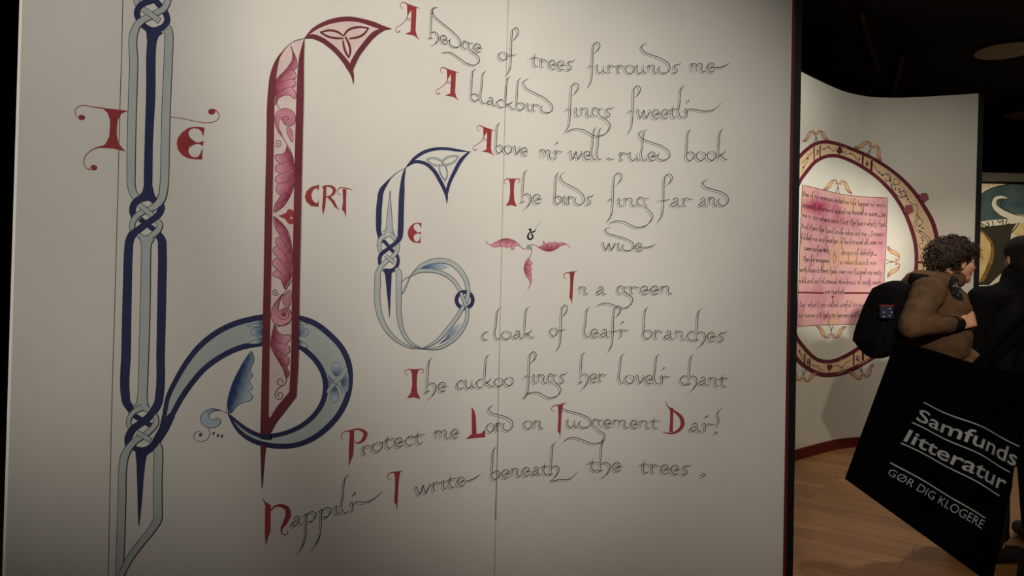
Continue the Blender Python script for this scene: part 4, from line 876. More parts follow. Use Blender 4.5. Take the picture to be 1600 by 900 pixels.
for txt, base in (
    ('One of my enemies ended my life Qapped my world', [(1254, 306), (1298, 315), (1332, 320.5), (1384, 324)]),
    ('strength afterward soaked me Wetted in water,....Qet', [(1253.5, 324), (1305, 333), (1384, 339)]),
    ('me in sun where soon I lost The hairs which I had.', [(1253, 339), (1298, 348), (1384, 354.5)]),
    ('And then the hard knife edge cut me ... Fingers', [(1252, 357), (1318, 367), (1381.5, 369.6)]),
    ('folded me and feather of bird traced all over my', [(1251, 374), (1315, 381), (1380, 382.6)]),
    ('tawny surface With', [(1256, 391), (1295, 395)]), ('drops of delight....', [(1314, 398.5), (1370, 399)]),
    ('Then for wrapping', [(1255, 408), (1295, 411)]), ('a man Bound me', [(1312, 413), (1368.5, 414)]),
    ('with boards bent hide over me Clasped me with', [(1248.7, 424.7), (1318, 428), (1377, 429.7)]),
    ('gold and so I glistened Wondrous in smith work', [(1247, 442), (1312, 444), (1377, 445)]),
    ('are marked', [(1288, 459), (1318, 459.5)]),
    ('Qay what I am called useful to man mighty', [(1249, 479.5), (1376, 479.5)]),
    ('my name is A help to heroes and holy am I.', [(1246.5, 496), (1367, 496)])):
    t2 = txt.replace('g', 'G').replace('d', 'q')
    P = Paint(W2, 0.0022); hand(P, t2, base, 4.6, asc=2.2, pens=PEN1); P.build('line_lettering', sheet_o)

# ================================================================== far mural wall
far = thing('display_panel', 'far pale wall with a dark teal half-round and white wave scroll, behind the people', 'display wall', (7.6, 10.6, 0))
far['label'] = 'far mural wall with a teal half-round and a white curling wave'
D = ray(1560, 285); zt3 = EYE+10.6*D.z/D.y
bm = bmesh.new(); box(bm, (6.2, 10.6, 0), (10.2, 10.7, zt3)); from_bm('board', bm, M['wall2'], far)
bm = bmesh.new(); box(bm, (6.2, 10.5, zt3), (10.2, 10.72, zt3+0.12)); from_bm('top_rail', bm, mat('grey_rail_paint', (92, 88, 80), .7), far)
TE, TD, CREAM = mat('teal_paint', (84, 104, 104), .8, (62, 82, 90), 5), mat('dark_green_line_paint', (46, 48, 38), .8), mat('cream_paint', (226, 208, 160), .8, (206, 176, 112), 5)
P = Paint(W3, 0.003)
H_ = lambda pts: Z(1500, 130, 2.9, pts)
half = [(1524, 352), (1524, 318), (1532, 305), (1548, 295), (1570, 289), (1600, 286), (1640, 292), (1670, 318), (1672, 335), (1640, 340), (1600, 341), (1560, 346)]
P.poly(half, TE, grid=8); P.ribbon(half[1:9], 1.6, TD)
P.ribbon([(1600, 340), (1580, 338), (1562, 330), (1553, 320), (1555, 311), (1567, 308), (1576, 311)], [10, 12, 11, 9, 8, 6, 1.5], TD)
P.ribbon([(1600, 340), (1580, 338), (1562, 330), (1553, 320), (1555, 311), (1567, 308), (1574, 310)], [8, 10, 9, 7, 6, 4, .8], M['wall2'])
P.ribbon([(1600, 338), (1582, 334), (1567, 325), (1563, 317), (1567, 312)], 1.3, TD)
for k, (x, y) in enumerate([(1536, 291), (1545, 289), (1553, 287), (1563, 285.5), (1573, 284), (1583, 282.5), (1593, 281.5), (1604, 281)]):
    P.disc(x, y+1, 2.6, 1.6, OC, -.3)
P.ribbon([(1529, 351), (1545, 349), (1570, 347), (1605, 344)], 9, M['wall2'])
for pts in ([(1531, 348), (1536, 352), (1531, 354)], [(1541, 347), (1545, 351), (1541, 354), (1538, 351)], [(1550, 345), (1552, 353)], [(1558, 344), (1562, 348), (1566, 344), (1567, 351)], [(1573, 343), (1572, 351), (1578, 349)]):
    P.ribbon(pts, 1.6, TD, step=2)
P.poly([(1526, 356), (1588, 349), (1580, 362), (1572, 420), (1545, 445), (1524, 445)], mat('olive_black_paint', (58, 54, 46), .8), grid=8)
P.poly([(1524, 357), (1536, 365), (1547, 380), (1549, 398), (1543, 418), (1532, 440), (1520, 446)], CREAM, grid=6)
P.ribbon([(1526, 356), (1538, 365), (1549, 381), (1550, 398), (1544, 418), (1533, 440)], [1, 2, 4, 6, 7, 6], mat('ochre_line_paint', (164, 124, 70), .8, (120, 88, 52), 9))
P.poly([(1590, 350), (1640, 343), (1640, 400), (1580, 362)], CREAM, grid=8); P.ribbon([(1592, 348), (1586, 357), (1580, 364)], 1.6, TD)
P.build('painted_wave', far, 'teal half-round with a white curling wave and cream rounds')

# ================================================================== ceiling: pale discs, rails with little spotlights
disc_m = mat('dull_grey_disc', (238, 228, 214), .8, (226, 214, 198), 6)
def ceiling_disc(u, v, r, label):
    D = ray(u, v); t = (4.3-EYE)/D.z; c = D*t
    o = thing('ceiling_disc', label, 'ceiling disc', (c.x, c.y, 4.3), 'round discs on the dark ceiling')
    bm = bmesh.new(); bmesh.ops.create_cone(bm, cap_ends=True, segments=48, radius1=r, radius2=r*.97, depth=.03, matrix=Matrix.Translation((c.x, c.y, 4.283)))
    from_bm('plate', bm, disc_m, o)
    bm = bmesh.new(); bmesh.ops.create_cone(bm, cap_ends=True, segments=48, radius1=r*1.04, radius2=r*1.04, depth=.02, matrix=Matrix.Translation((c.x, c.y, 4.292)))
    from_bm('rim', bm, M['black'], o)
ceiling_disc(1571, 76, .30, 'nearer, larger round disc on the dark ceiling')
ceiling_disc(1602, 177, .27, 'farther, smaller round disc on the ceiling by the right picture edge')
railm = mat('dark_rail_metal', (104, 92, 78), .5)
def rail(a, b, label):
    (ax, ay), (bx, by) = a, b
    pa, pb = (ray(*p)*((4.22-EYE)/ray(*p).z) for p in (a, b))
    o = thing('light_rail', label, 'light rail', ((pa.x+pb.x)/2, (pa.y+pb.y)/2, 4.3), 'light rails under the ceiling')
    d = (pb-pa); L = math.hypot(d.x, d.y); ang = math.atan2(d.y, d.x)
    bm = bmesh.new(); box(bm, (-L/2, -.02, -.02), (L/2, .02, .02))
    bm.transform(Matrix.Translation(((pa.x+pb.x)/2, (pa.y+pb.y)/2, 4.22)) @ Matrix.Rotation(ang, 4, 'Z')); from_bm('track', bm, railm, o)
    for s_ in (-.4, .4):
        bm = bmesh.new(); box(bm, (s_*L-.012, -.012, .02), (s_*L+.012, .012, .08))
        bm.transform(Matrix.Translation(((pa.x+pb.x)/2, (pa.y+pb.y)/2, 4.22)) @ Matrix.Rotation(ang, 4, 'Z')); from_bm('hanger', bm, railm, o)
rail((1346, 20), (1374, 112), 'dark ceiling rail running away above the ring wall, left one')
rail((1412, 85), (1395, 150), 'dark ceiling rail above the ring wall, right one')
chrome = mat('worn_chrome', (190, 185, 175), .35, spec=.6, metal=.8)
def rail_lamp(u, v, label):
    c = ray(u, v)*((4.05-EYE)/ray(u, v).z)
    o = thing('track_lamp', label, 'track lamp', (c.x, c.y, 4.3), 'small track lamps')
    R = Matrix.Translation(c) @ Matrix.Rotation(math.radians(62), 4, 'Y')
    bm = bmesh.new(); bmesh.ops.create_cone(bm, cap_ends=True, segments=24, radius1=.045, radius2=.035, depth=.14, matrix=R); from_bm('housing', bm, railm, o)
    bm = bmesh.new(); bmesh.ops.create_cone(bm, cap_ends=True, segments=24, radius1=.048, radius2=.048, depth=.015, matrix=R @ Matrix.Translation((0, 0, -.075))); from_bm('ring', bm, chrome, o)
    bm = bmesh.new(); bmesh.ops.create_cone(bm, cap_ends=True, segments=12, radius1=.008, radius2=.008, depth=4.3-c.z, matrix=Matrix.Translation((c.x, c.y, (4.3+c.z)/2))); from_bm('stem', bm, railm, o)
rail_lamp(1385, 130, 'small track lamp with a bright ring, left of two')
rail_lamp(1443, 115, 'small track lamp with a bright ring, right of two')

# ================================================================== people
def at(u, v, y):
    D = ray(u, v); t = y/D.y; return Vector((D.x*t, y, EYE+D.z*t))
def blobs(parts, name, m, parent, voxel=.012, smooth=4, disp=None, sub=None):
    """one continuous skin grown round tapered limbs and balls: ('c', p0, p1, r0, r1) or ('e', centre, radii, rotation)"""
    bm = bmesh.new()
    for p in parts:
        if p[0] == 'c':
            a, b, r0, r1 = Vector(p[1]), Vector(p[2]), p[3], p[4]
            d = (b-a); L = d.length
            for c, r in ((a, r0), (b, r1)):
                bmesh.ops.create_uvsphere(bm, u_segments=14, v_segments=9, radius=r, matrix=Matrix.Translation(c))
            if L > 1e-5:
                bmesh.ops.create_cone(bm, cap_ends=True, segments=16, radius1=r0, radius2=r1, depth=L, matrix=Matrix.Translation((a+b)/2) @ d.to_track_quat('Z', 'Y').to_matrix().to_4x4())
        else:
            R = p[3].to_4x4() if len(p) > 3 and p[3] is not None else Matrix.Identity(4)
            bmesh.ops.create_uvsphere(bm, u_segments=24, v_segments=16, radius=1, matrix=Matrix.Translation(p[1]) @ R @ Matrix.Diagonal((*p[2], 1)))
    o = from_bm(name, bm, m, parent)
    r = o.modifiers.new('skin', 'REMESH'); r.mode = 'VOXEL'; r.voxel_size = voxel; r.use_smooth_shade = True
    if smooth:
        s_ = o.modifiers.new('soften', 'SMOOTH'); s_.iterations = smooth; s_.factor = .5
    if disp:
        t = bpy.data.textures.new(name+'_folds', 'CLOUDS'); t.noise_scale = disp[1]; t.noise_depth = 2
        d = o.modifiers.new('folds', 'DISPLACE'); d.texture = t; d.strength = disp[0]; d.texture_coords = 'LOCAL'; d.mid_level = .5
    return o
def head_parts(c, R, neck_to):
    """head looking along local +x, z up; R turns it"""
    g = lambda v: Vector(c)+R @ Vector(v)
    e = lambda v, r: ('e', g(v), r, R)
    cc = lambda a, b, r0, r1: ('c', g(a), g(b), r0, r1)
    return [e((-.008, 0, .03), (.098, .076, .092)), e((.03, 0, -.035), (.062, .06, .075)), e((.052, 0, -.085), (.036, .042, .03)), cc((.074, -.008, -.098), (.074, .008, -.098), .019, .019),
            cc((.084, 0, .012), (.108, 0, -.03), .010, .014), cc((.096, -.012, -.034), (.096, .012, -.034), .010, .010), cc((.084, -.022, -.062), (.084, .022, -.062), .009, .009), cc((.081, -.018, -.073), (.081, .018, -.073), .009, .009),
            cc((.076, -.045, .024), (.08, -.012, .022), .010, .010), cc((.076, .045, .024), (.08, .012, .022), .010, .010), e((.055, .04, -.03), (.03, .024, .03)), e((.055, -.04, -.03), (.03, .024, .03)),
            e((-.008, .076, -.018), (.018, .011, .033)), e((-.008, -.076, -.018), (.018, .011, .033)), ('c', g((-.03, 0, -.05)), neck_to, .056, .062)]
def hand_parts(wr, d, palm_n, side, curl=.7, k=1.0):
    """palm with four curled fingers and a thumb; d = along the hand, palm_n = out of the palm, side = towards the thumb"""
    d, palm_n, side = (Vector(x).normalized() for x in (d, palm_n, side)); wr = Vector(wr); out = []
    for i in range(4):
        s_ = side*(.030-.020*i)*k
        out.append(('c', wr+s_*.55+d*.01, wr+s_+d*.085*k, .015*k, .0125*k))
        L = (.042, .046, .043, .034)[i]*k; p = wr+s_+d*.088*k; a = .35
        for j in range(3):
            a += curl*(.8 if j == 0 else .95); q = p+(d*math.cos(a)+palm_n*math.sin(a))*L*(1, .72, .55)[j]
            out.append(('c', p, q, (.0098-.0008*j)*k, (.0092-.0008*j)*k)); p = q
    t0 = wr+side*.03*k+d*.025*k; t1 = t0+(side*.7+d*.55+palm_n*.35).normalized()*.042*k; t2 = t1+(d*.8+palm_n*.55-side*.1).normalized()*.032*k
    out += [('c', t0, t1, .014*k, .011*k), ('c', t1, t2, .0105*k, .009*k)]
    return out
def rot(yaw, pitch=0, roll=0):
    """yaw: heading of the face from +x towards +y; pitch: chin down positive"""
    return Matrix.Rotation(yaw, 3, 'Z') @ Matrix.Rotation(pitch, 3, 'Y') @ Matrix.Rotation(roll, 3, 'X')
skin = mat('warm_skin', (206, 156, 128), .55, (190, 138, 112), 30)
jacket_m = mat('brown_jacket_cloth', (94, 69, 48), .85, (78, 57, 40), 8, bump=.3, bscale=90)
black_cloth = mat('black_cloth', (16, 15, 17), .9, (22, 21, 23), 12, spec=.05, bump=.2, bscale=70)
dark_trouser = mat('dark_trouser_cloth', (34, 30, 32), .9, (26, 24, 26), 9)
shoe_m = mat('dark_shoe_leather', (28, 24, 22), .6)
hair_m = mat('dark_brown_hair', (50, 34, 23), .6, (30, 20, 14), 40)
eye_m = mat('eye_white', (220, 214, 206), .25)
def mid(a, b, t): return Vector(a)+(Vector(b)-Vector(a))*t
def legs(cx, cy, yaw, hip=.92, k=1.0):
    f = Vector((math.cos(yaw), math.sin(yaw), 0)); s_ = Vector((-f.y, f.x, 0)); c = Vector((cx, cy, 0)); out, tr, sh = [], [], []
    for q in (1, -1):
        h = c+s_*q*.095+Vector((0, 0, hip)); kn = c+s_*q*.1+f*.02+Vector((0, 0, .5)); an = c+s_*q*.1-f*.02+Vector((0, 0, .09)); toe = c+s_*q*.115+f*.15+Vector((0, 0, .035))
        out += [('c', h, kn, .08, .052), ('c', kn, an, .05, .035), ('c', an, toe, .036, .028)]
        tr += [('c', h+Vector((0, 0, .02)), kn, .105, .075), ('c', kn, an+Vector((0, 0, .02)), .074, .062)]
        sh.append([('c', an-f*.03-Vector((0, 0, .035)), toe+Vector((0, 0, .012)), .05, .046), ('c', an-f*.03, an-f*.03+Vector((0, 0, .03)), .045, .046)])
    tr.append(('e', c+Vector((0, 0, hip+.02)), (.15, .19, .13), Matrix.Rotation(yaw, 3, 'Z')))
    return out, tr, sh

# ---- person in the brown jacket, leaning towards the right
Yp = 4.15
per = thing('person', 'person with curly dark hair in a brown jacket, leaning right, hand raised', 'person', (2.45, Yp, 0))
hc = at(1493, 408, Yp)
hR = rot(math.radians(6), math.radians(4))
nk = at(1477, 442, Yp)
yaw1 = math.radians(12); Ry = Matrix.Rotation(yaw1, 3, 'Z')
lb, ltr, lsh = legs(2.67, 4.22, yaw1)
sh_n, sh_f = at(1449, 458, 3.99), at(1466, 455, 4.34)
el, wr = at(1424, 509, 3.86), at(1500, 506, 3.94)
el_f, wr_f = at(1478, 536, 4.48), at(1502, 596, 4.4)
chest, belly, hips = at(1459, 482, Yp), at(1461, 530, Yp), at(1490, 590, Yp+.02)
hn = hand_parts(wr, (at(1532, 492, 4.0)-wr), (0, .75, -.5), (0, .45, 1), .42, 1.15)
body = head_parts(hc, hR, nk)+[('c', nk, chest+Vector((0, 0, .1)), .058, .08), ('e', chest, (.11, .16, .17), Ry), ('e', belly, (.11, .15, .17), Ry), ('e', hips, (.12, .155, .18), Ry),
    ('c', sh_n, el, .052, .042), ('c', el, wr, .04, .029), ('c', sh_f, el_f, .052, .042), ('c', el_f, wr_f, .04, .028)]+lb+hn+hand_parts(wr_f, (.2, 0, -.95), (0, -.9, 0), (.9, 0, .2), .5)
blobs(body, 'body', skin, per, .0065, 3)
for s_ in (1, -1):
    bm = bmesh.new(); bmesh.ops.create_uvsphere(bm, u_segments=16, v_segments=10, radius=.0125, matrix=Matrix.Translation(hc+hR @ Vector((.071, s_*.03, .004))))
    from_bm('eye', bm, eye_m, per, True)
jk = [('e', chest, (.150, .215, .16), Ry), ('e', belly, (.155, .205, .18), Ry), ('e', hips, (.165, .21, .19), Ry), ('c', chest+Vector((0, 0, .07)), chest+Vector((.01, 0, .13)), .12, .09),
      ('c', sh_n, sh_f, .088, .088), ('c', sh_n, el, .084, .064), ('c', el, mid(el, wr, .88), .062, .042), ('c', sh_f, el_f, .084, .064), ('c', el_f, mid(el_f, wr_f, .9), .06, .042)]
blobs(jk, 'jacket', jacket_m, per, .010, 5, (.022, .07))
ring_c = at(1462, 436, Yp)
rp = []
for i in range(15):
    a = math.radians(42+i*276/14)
    rp.append((ring_c+Ry @ Vector((.098*math.cos(a), .115*math.sin(a), -.02-.028*math.cos(a)*(-1 if math.cos(a) > 0 else .2))), .042+.02*max(0, -math.cos(a))))
blobs([('c', rp[i][0], rp[i+1][0], rp[i][1], rp[i+1][1]) for i in range(14)]+[('e', at(1434, 445, Yp), (.065, .13, .058), Ry)], 'hood', jacket_m, per, .009, 5, (.012, .05))
blobs([('c', mid(el, wr, .86), mid(el, wr, .96), .044, .038)], 'cuff', black_cloth, per, .006, 2)
blobs(ltr, 'trousers', dark_trouser, per, .014, 4, (.015, .1))
for s_ in lsh: blobs(s_, 'shoe', shoe_m, per, .012, 3)
# curls
rnd = random.Random(3)
bm = bmesh.new()
bmesh.ops.create_uvsphere(bm, u_segments=28, v_segments=18, radius=1, matrix=Matrix.Translation(hc+hR @ Vector((-.026, 0, .026))) @ hR.to_4x4() @ Matrix.Diagonal((.098, .094, .088, 1)))
def curl_tube(bm, p, n, r, L, turns, th):
    n = n.normalized(); u = n.orthogonal().normalized(); v = n.cross(u); ph = rnd.uniform(0, 6.28); prev = None; N = int(turns*9)
    for i in range(N+1):
        t = i/N; a = ph+t*turns*6.283
        q = p+n*(L*t)+(u*math.cos(a)+v*math.sin(a))*r*(.5+.5*t)+Vector((0, 0, -.4*L*t*t))
        ring_ = []
        tt = (n*L/N*1.0+(-u*math.sin(a)+v*math.cos(a))*r*.6).normalized(); x_ = tt.orthogonal().normalized(); y_ = tt.cross(x_)
        for k in range(4):
            b = k*1.5708; ring_.append(bm.verts.new(q+(x_*math.cos(b)+y_*math.sin(b))*th*(1-.6*t)))
        if prev:
            for k in range(4): bm.faces.new((prev[k], prev[(k+1) % 4], ring_[(k+1) % 4], ring_[k]))
        prev = ring_
cnt = 0
while cnt < 680:
    d = Vector((rnd.gauss(0, 1), rnd.gauss(0, 1), rnd.gauss(0, 1))).normalized()
    if d.x > .15 and d.z < .12: continue            # leaves the face free
    if d.z < -.66 or (d.x > -.2 and d.z < -.35): continue
    p = Vector((-.026+d.x*.097, d.y*.093, .026+d.z*.088))
    curl_tube(bm, hc+hR @ p, (hR @ d)+Vector((rnd.uniform(-.5, .5), rnd.uniform(-.5, .5), rnd.uniform(-.4, .25))), rnd.uniform(.008, .017), rnd.choice((.025, .035, .045, .062)), rnd.uniform(1.2, 2.2), rnd.uniform(.003, .006)); cnt += 1
from_bm('hair', bm, hair_m, per, True)
scarf_m = mat('speckled_scarf_cloth', (26, 25, 28), .9, (120, 116, 112), 55, .56, .66)
blobs([('c', at(1489, 440, 4.0), at(1494, 458, 3.96), .026, .026), ('c', at(1494, 458, 3.96), at(1505, 488, 3.98), .026, .022), ('c', at(1489, 440, 4.0), at(1480, 434, 4.2), .03, .034)], 'scarf', scarf_m, per, .008, 3)['label'] = 'black scarf with pale specks'

# ---- the backpack on that back
c = at(1384, 499, 4.2); Rb = Matrix.Rotation(math.radians(12), 3, 'Z') @ Matrix.Rotation(math.radians(20), 3, 'Y')
bp = thing('backpack', 'black backpack with a dotted badge on the back of the person in the brown jacket', 'backpack', tuple(c))
def soft_box(c, R, size, seg=8, bulge=.24):
    bm = bmesh.new(); bmesh.ops.create_cube(bm, size=1)
    bmesh.ops.subdivide_edges(bm, edges=bm.edges, cuts=seg, use_grid_fill=True)
    for v in bm.verts:
        p = v.co.copy(); q = p.normalized()*.6
        v.co = Vector(c)+R @ Vector(((p.x*(1-bulge*2)+q.x*bulge*2)*size[0], (p.y*(1-bulge*2)+q.y*bulge*2)*size[1], (p.z*(1-bulge*2)+q.z*bulge*2)*size[2]))
    return bm
from_bm('pack', soft_box(c, Rb, (.165, .28, .41), 8, .34), black_cloth, bp, True)
from_bm('front_pocket', soft_box(c+Rb @ Vector((-.055, 0, -.08)), Rb, (.08, .22, .2)), black_cloth, bp, True)
from_bm('side_pocket', soft_box(c+Rb @ Vector((-.01, -.12, -.06)), Rb, (.12, .06, .2)), black_cloth, bp, True)
pts = [c+Rb @ Vector(v) for v in ((.03, -.05, .19), (.01, -.04, .212), (.01, .04, .212), (.03, .05, .19))]
blobs([('c', pts[i], pts[i+1], .01, .01) for i in range(3)], 'carry_loop', black_cloth, bp, .006, 2)
for sh in (sh_n, sh_f):
    a = sh+Vector((-.05, .06 if sh is sh_n else -.06, .092))
    blobs([('c', c+Rb @ Vector((.07, (sh.y-4.165)*.55, .17)), a, .018, .018), ('c', a, a+Vector((.1, 0, -.01)), .018, .018), ('c', a+Vector((.1, 0, -.01)), a+Vector((.17, 0, -.17)), .018, .016)], 'shoulder_strap', black_cloth, bp, .009, 2)
bc = at(1384.5, 488, 4.03)
Rq = Matrix.Rotation(math.radians(-8), 3, 'Z')
bm = bmesh.new(); box(bm, (-.033, -.012, -.032), (.033, .02, .032)); bm.transform(Matrix.Translation(bc) @ Rq.to_4x4()); bmesh.ops.bevel(bm, geom=bm.edges, offset=.003, segments=2, affect='EDGES')
pa = from_bm('badge', bm, mat('dark_blue_badge', (34, 40, 62), .5), bp); pa['label'] = 'dark blue badge with five pale dots'
bm = bmesh.new(); box(bm, (-.036, -.012, .033), (.036, .02, .040)); bm.transform(Matrix.Translation(bc) @ Rq.to_4x4()); from_bm('red_trim', bm, mat('red_webbing', (120, 40, 36), .7), pa)
dotm = mat('pale_dot', (190, 196, 214), .5)
for x, z in ((-.016, 0), (.014, .02), (.014, -.017), (-.015, -.024), (.024, .001)):
    bm = bmesh.new(); bmesh.ops.create_uvsphere(bm, u_segments=10, v_segments=6, radius=.004, matrix=Matrix.Translation(bc+Rq @ Vector((x, -.013, z)))); from_bm('dot', bm, dotm, pa)

# ---- a person in black beyond, seen from behind
cx, cy = 3.06, 4.5; yw2 = math.radians(84); Rz = Matrix.Rotation(yw2, 3, 'Z')
p2 = thing('person', 'person in a black coat and dark cap seen from behind, beyond the brown jacket', 'person', (cx, cy, 0))
c2 = at(1596, 402, cy)
R2 = rot(yw2, .12)
lb, ltr, lsh = legs(cx, cy, yw2)
shl, shr = at(1534, 468, 4.44), at(1640, 468, 4.58)
wl, wr2 = shl+Vector((.16, .28, -.34)), shr+Vector((.02, .2, -.5))
ell, elr = shl+Vector((-.03, .06, -.31)), shr+Vector((.08, -.02, -.3))
blobs(head_parts(c2, R2, Vector((cx, cy, 1.48)))+[('e', (cx, cy, 1.28), (.12, .19, .22), Rz), ('e', (cx, cy, 1.02), (.12, .16, .18), Rz),
    ('c', shl, ell, .05, .042), ('c', ell, wl, .04, .028), ('c', shr, elr, .05, .042), ('c', elr, wr2, .04, .028)]+lb
    +hand_parts(wl, (.3, .9, .1), (.3, 0, -.8), (.6, -.2, .5))+hand_parts(wr2, (-.1, .7, -.6), (-.9, 0, 0), (0, .5, .6)), 'body', skin, p2, .0075, 3)
blobs([('e', (cx, cy, 1.30), (.17, .25, .2), Rz), ('e', (cx, cy, 1.07), (.175, .23, .25), Rz), ('e', (cx, cy, .8), (.18, .23, .24), Rz), ('c', shl, shr, .085, .085), ('c', (cx, cy-.01, 1.44), (cx, cy, 1.59), .11, .098), ('c', shl, (cx, cy, 1.56), .05, .06), ('c', shr, (cx, cy, 1.56), .05, .06),
       ('c', shl, ell, .085, .075), ('c', ell, mid(ell, wl, .9), .07, .05), ('c', shr, elr, .085, .075), ('c', elr, mid(elr, wr2, .9), .07, .05)], 'coat', black_cloth, p2, .013, 5, (.02, .09))
blobs([('e', c2+R2 @ Vector((-.012, 0, .042)), (.114, .092, .088), R2), ('c', c2+R2 @ Vector((.07, -.05, .055)), c2+R2 @ Vector((.07, .05, .055)), .016, .016), ('e', c2+R2 @ Vector((-.04, 0, -.02)), (.08, .082, .08), R2)], 'cap', mat('black_cap_wool', (20, 18, 18), .95, (28, 25, 25), 60), p2, .009, 3)
blobs(ltr, 'trousers', dark_trouser, p2, .014, 4); [blobs(s_, 'shoe', shoe_m, p2, .012, 3) for s_ in lsh]

# ---- the near person in black whose shoulder carries the tote bag
p3 = thing('person', 'near person in a black coat at the right edge, tote bag on the shoulder', 'person', (1.57, 1.88, 0))
cx, cy = 1.57, 1.88; yw = math.radians(80); Rz = Matrix.Rotation(yw, 3, 'Z')
lb, ltr, lsh = legs(cx, cy, yw)
shl, shr = Vector((1.385, 1.89, 1.36)), Vector((1.76, 1.86, 1.36))
c3 = Vector((1.58, 1.92, 1.60)); R3 = rot(yw, .1)
blobs(head_parts(c3, R3, Vector((cx, cy, 1.40)))+[('e', (cx, cy, 1.2), (.12, .18, .22), Rz), ('e', (cx, cy, .98), (.12, .16, .16), Rz), ('c', shl, (1.37, 1.95, 1.08), .05, .042), ('c', (1.37, 1.95, 1.08), (1.43, 2.17, 1.0), .04, .028),
    ('c', shr, (1.81, 1.9, 1.08), .05, .042), ('c', (1.81, 1.9, 1.08), (1.79, 2.0, .84), .04, .028)]+lb+hand_parts((1.43, 2.17, 1.0), (.1, .9, .1), (.6, 0, -.5), (.4, 0, .8))+hand_parts((1.79, 2.0, .84), (0, .3, -.9), (-.9, 0, 0), (0, .9, .2)), 'body', skin, p3, .0075, 3)
blobs([('e', (cx, cy, 1.24), (.17, .23, .2), Rz), ('e', (cx, cy, 1.0), (.18, .22, .26), Rz), ('e', (cx, cy, .68), (.19, .24, .26), Rz), ('c', shl, shr, .085, .085), ('c', (cx, cy, 1.36), (cx, cy, 1.46), .1, .085),
       ('c', shl, (1.37, 1.95, 1.08), .085, .072), ('c', (1.37, 1.95, 1.08), (1.425, 2.15, 1.005), .07, .05), ('c', shr, (1.81, 1.9, 1.08), .085, .072), ('c', (1.81, 1.9, 1.08), (1.79, 1.99, .87), .07, .05)], 'coat', black_cloth, p3, .014, 5, (.025, .12))
blobs([('e', c3+R3 @ Vector((-.015, 0, .035)), (.11, .09, .1), R3), ('e', c3+R3 @ Vector((-.06, 0, -.06)), (.06, .075, .1), R3)], 'hair', hair_m, p3, .01, 3)
blobs(ltr, 'trousers', dark_trouser, p3, .014, 4); [blobs(s_, 'shoe', shoe_m, p3, .012, 3) for s_ in lsh]

# ================================================================== black tote bag with white print
TL, BLc, BRc = at(1398, 536, 1.60), at(1320, 748, 1.46), at(1550, 914, 1.50)
TR = at(1612, 592, 1.66)
bag = thing('tote_bag', 'black cloth tote bag with white lettering, hanging tilted from the near person\'s shoulder', 'bag', tuple((TL+TR)/2))
nrm = ((BRc-BLc).cross(TL-BLc)).normalized()
if nrm.y > 0: nrm = -nrm
def bag_pt(a, b):
    """a across, b down; the cloth bellies a little and hangs in soft folds"""
    p = TL*(1-a)*(1-b)+TR*a*(1-b)+BLc*(1-a)*b+BRc*a*b
    f = .012*math.sin(math.pi*a)*math.sin(math.pi*min(1, b*1.1))+.006*math.sin(9*a+3*b)*(1-b)*math.sin(math.pi*a)+.004*math.sin(14*a-5*b)*math.sin(math.pi*a)*math.sin(math.pi*b)
    return p+nrm*f
N = 36
def bag_sheet(off, flip):
    bm = bmesh.new(); g = {}
    for i in range(N+1):
        for j in range(N+1):
            k = off*(1-abs(2*i/N-1)**4)*(1-max(0, 2*j/N-1)**4)
            g[i, j] = bm.verts.new(bag_pt(i/N, j/N)-nrm*k)
    for i in range(N):
        for j in range(N): bm.faces.new((g[i, j], g[i+1, j], g[i+1, j+1], g[i, j+1]))
    bmesh.ops.solidify(bm, geom=bm.faces, thickness=.0015)
    return bm
bag_m = mat('black_tote_cotton', (15, 14, 17), .95, (19, 18, 22), 14, spec=.04, bump=.15, bscale=300)
front = from_bm('front_panel', bag_sheet(0.0005, 0), bag_m, bag, True)
from_bm('back_panel', bag_sheet(.035, 1), bag_m, bag, True)
rim = [bag_pt(a, 0.0) for a in np.linspace(0, 1, 15)]
blobs([('c', rim[i], rim[i+1], .005, .005) for i in range(14)], 'hem', bag_m, bag, .004, 1)
for off in (0, .03):
    a0, a1 = bag_pt(.64, .02)-nrm*off, bag_pt(.96, .02)-nrm*off
    top = Vector((1.41, 1.82, 1.462)) if off == 0 else Vector((1.40, 1.90, 1.462))
    ps = [a0, mid(a0, top, .5)+Vector((-.01, 0, .01)), top, mid(a1, top, .5)+Vector((.015, -.02, .0)), a1]
    blobs([('c', ps[i], ps[i+1], .011, .011) for i in range(4)], 'handle', bag_m, bag, .006, 3)
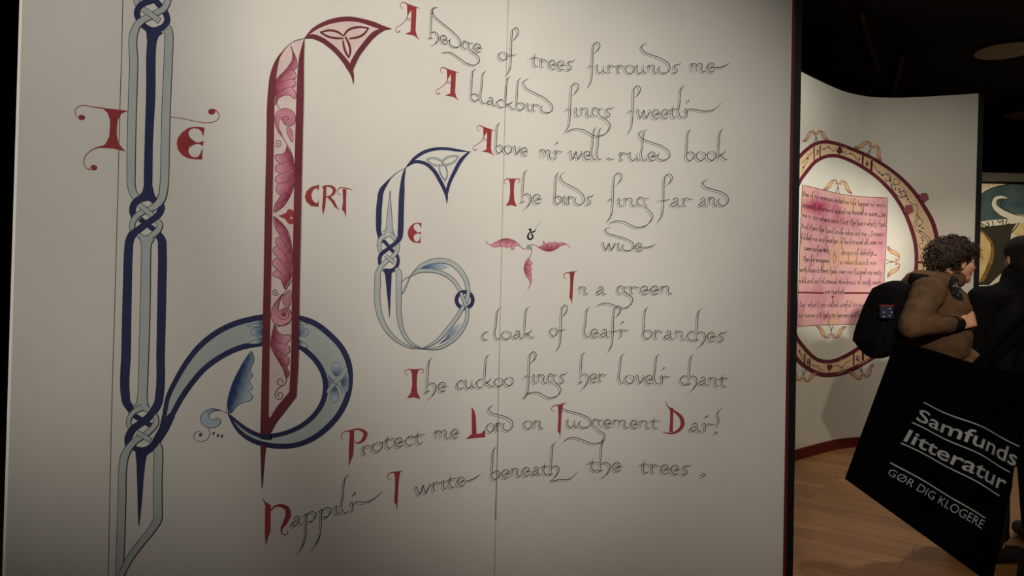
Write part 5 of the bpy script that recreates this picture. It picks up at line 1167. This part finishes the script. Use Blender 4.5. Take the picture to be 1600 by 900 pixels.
# print: text outlines carried over onto the cloth
def inv(u, v):
    D = ray(u, v); a, b = .5, .5
    E0 = Vector((0, 0, EYE))
    def scr(a, b):
        p = (TL*(1-a)*(1-b)+TR*a*(1-b)+BLc*(1-a)*b+BRc*a*b)-E0
        d = p.dot(F_); return 800+FPX*p.dot(RC)/d, 450-FPX*p.dot(UC)/d
    for _ in range(12):
        x, y = scr(a, b); e = 1e-4
        xa, ya = scr(a+e, b); xb, yb = scr(a, b+e)
        J = np.array([[(xa-x)/e, (xb-x)/e], [(ya-y)/e, (yb-y)/e]])
        da, db = np.linalg.solve(J, np.array([u-x, v-y])); a += da; b += db
    return a, b
print_m = mat('white_print', (206, 204, 198), .8, (188, 186, 182), 60)
def bag_text(txt, p0, p1, hgt, thick, name='print'):
    cu = bpy.data.curves.new('lettering', 'FONT'); cu.body = txt; cu.size = 1; cu.offset = thick; cu.resolution_u = 4
    to = bpy.data.objects.new('lettering_source', cu); COL.objects.link(to)
    dg = bpy.context.evaluated_depsgraph_get(); dg.update()
    me = bpy.data.meshes.new_from_object(to.evaluated_get(dg))
    bpy.data.objects.remove(to)
    bm = bmesh.new(); bm.from_mesh(me); bpy.data.meshes.remove(me)
    bmesh.ops.triangulate(bm, faces=bm.faces)
    bmesh.ops.subdivide_edges(bm, edges=[e for e in bm.edges if e.calc_length() > .12], cuts=2)
    xs = [v.co.x for v in bm.verts]; x0, x1 = min(xs), max(xs); ch = .73
    p0, p1 = np.array(p0, float), np.array(p1, float); L = np.linalg.norm(p1-p0); t = (p1-p0)/L
    up = np.array((t[1], -t[0]))
    A0, B0 = inv(*p0); A1, B1 = inv(*p1); A2, B2 = inv(*(p0+up*hgt))
    for v in bm.verts:
        s_ = (v.co.x-x0)/(x1-x0); h = v.co.y/ch
        a = A0+(A1-A0)*s_+(A2-A0)*h; b = B0+(B1-B0)*s_+(B2-B0)*h
        v.co = bag_pt(a, b)+nrm*.0016
    bmesh.ops.recalc_face_normals(bm, faces=bm.faces)
    return bm
def bag_rule(p0, p1, wpx):
    bm = bmesh.new(); p0, p1 = np.array(p0, float), np.array(p1, float); t = (p1-p0)/np.linalg.norm(p1-p0); n = np.array((-t[1], t[0])); pr = None
    for i in range(41):
        c_ = p0+(p1-p0)*i/40; r = [bm.verts.new(bag_pt(*inv(*(c_+n*wpx*s_)))+nrm*.0016) for s_ in (-.5, .5)]
        if pr: bm.faces.new((pr[0], r[0], r[1], pr[1]))
        pr = r
    return bm
from_bm('lettering', bag_text('Samfunds', (1423.5, 657), (1585, 729), 20, .012), print_m, front)['label'] = 'white printed word Samfunds'
from_bm('lettering', bag_text('litteratur', (1406.5, 689), (1567, 768), 20, .012), print_m, front)['label'] = 'white printed word litteratur'
from_bm('lettering', bag_text('GØR DIG KLOGERE', (1385, 741), (1531, 826.5), 11.5, -.004), print_m, front)['label'] = 'white printed words GØR DIG KLOGERE'
for a, b in (((1436.7, 630), (1592, 698)), ((1418, 661), (1577, 738)), ((1403, 692.5), (1560, 775)), ((1389, 723), (1536, 809.5))):
    from_bm('printed_rule', bag_rule(a, b, 2.0), print_m, front)
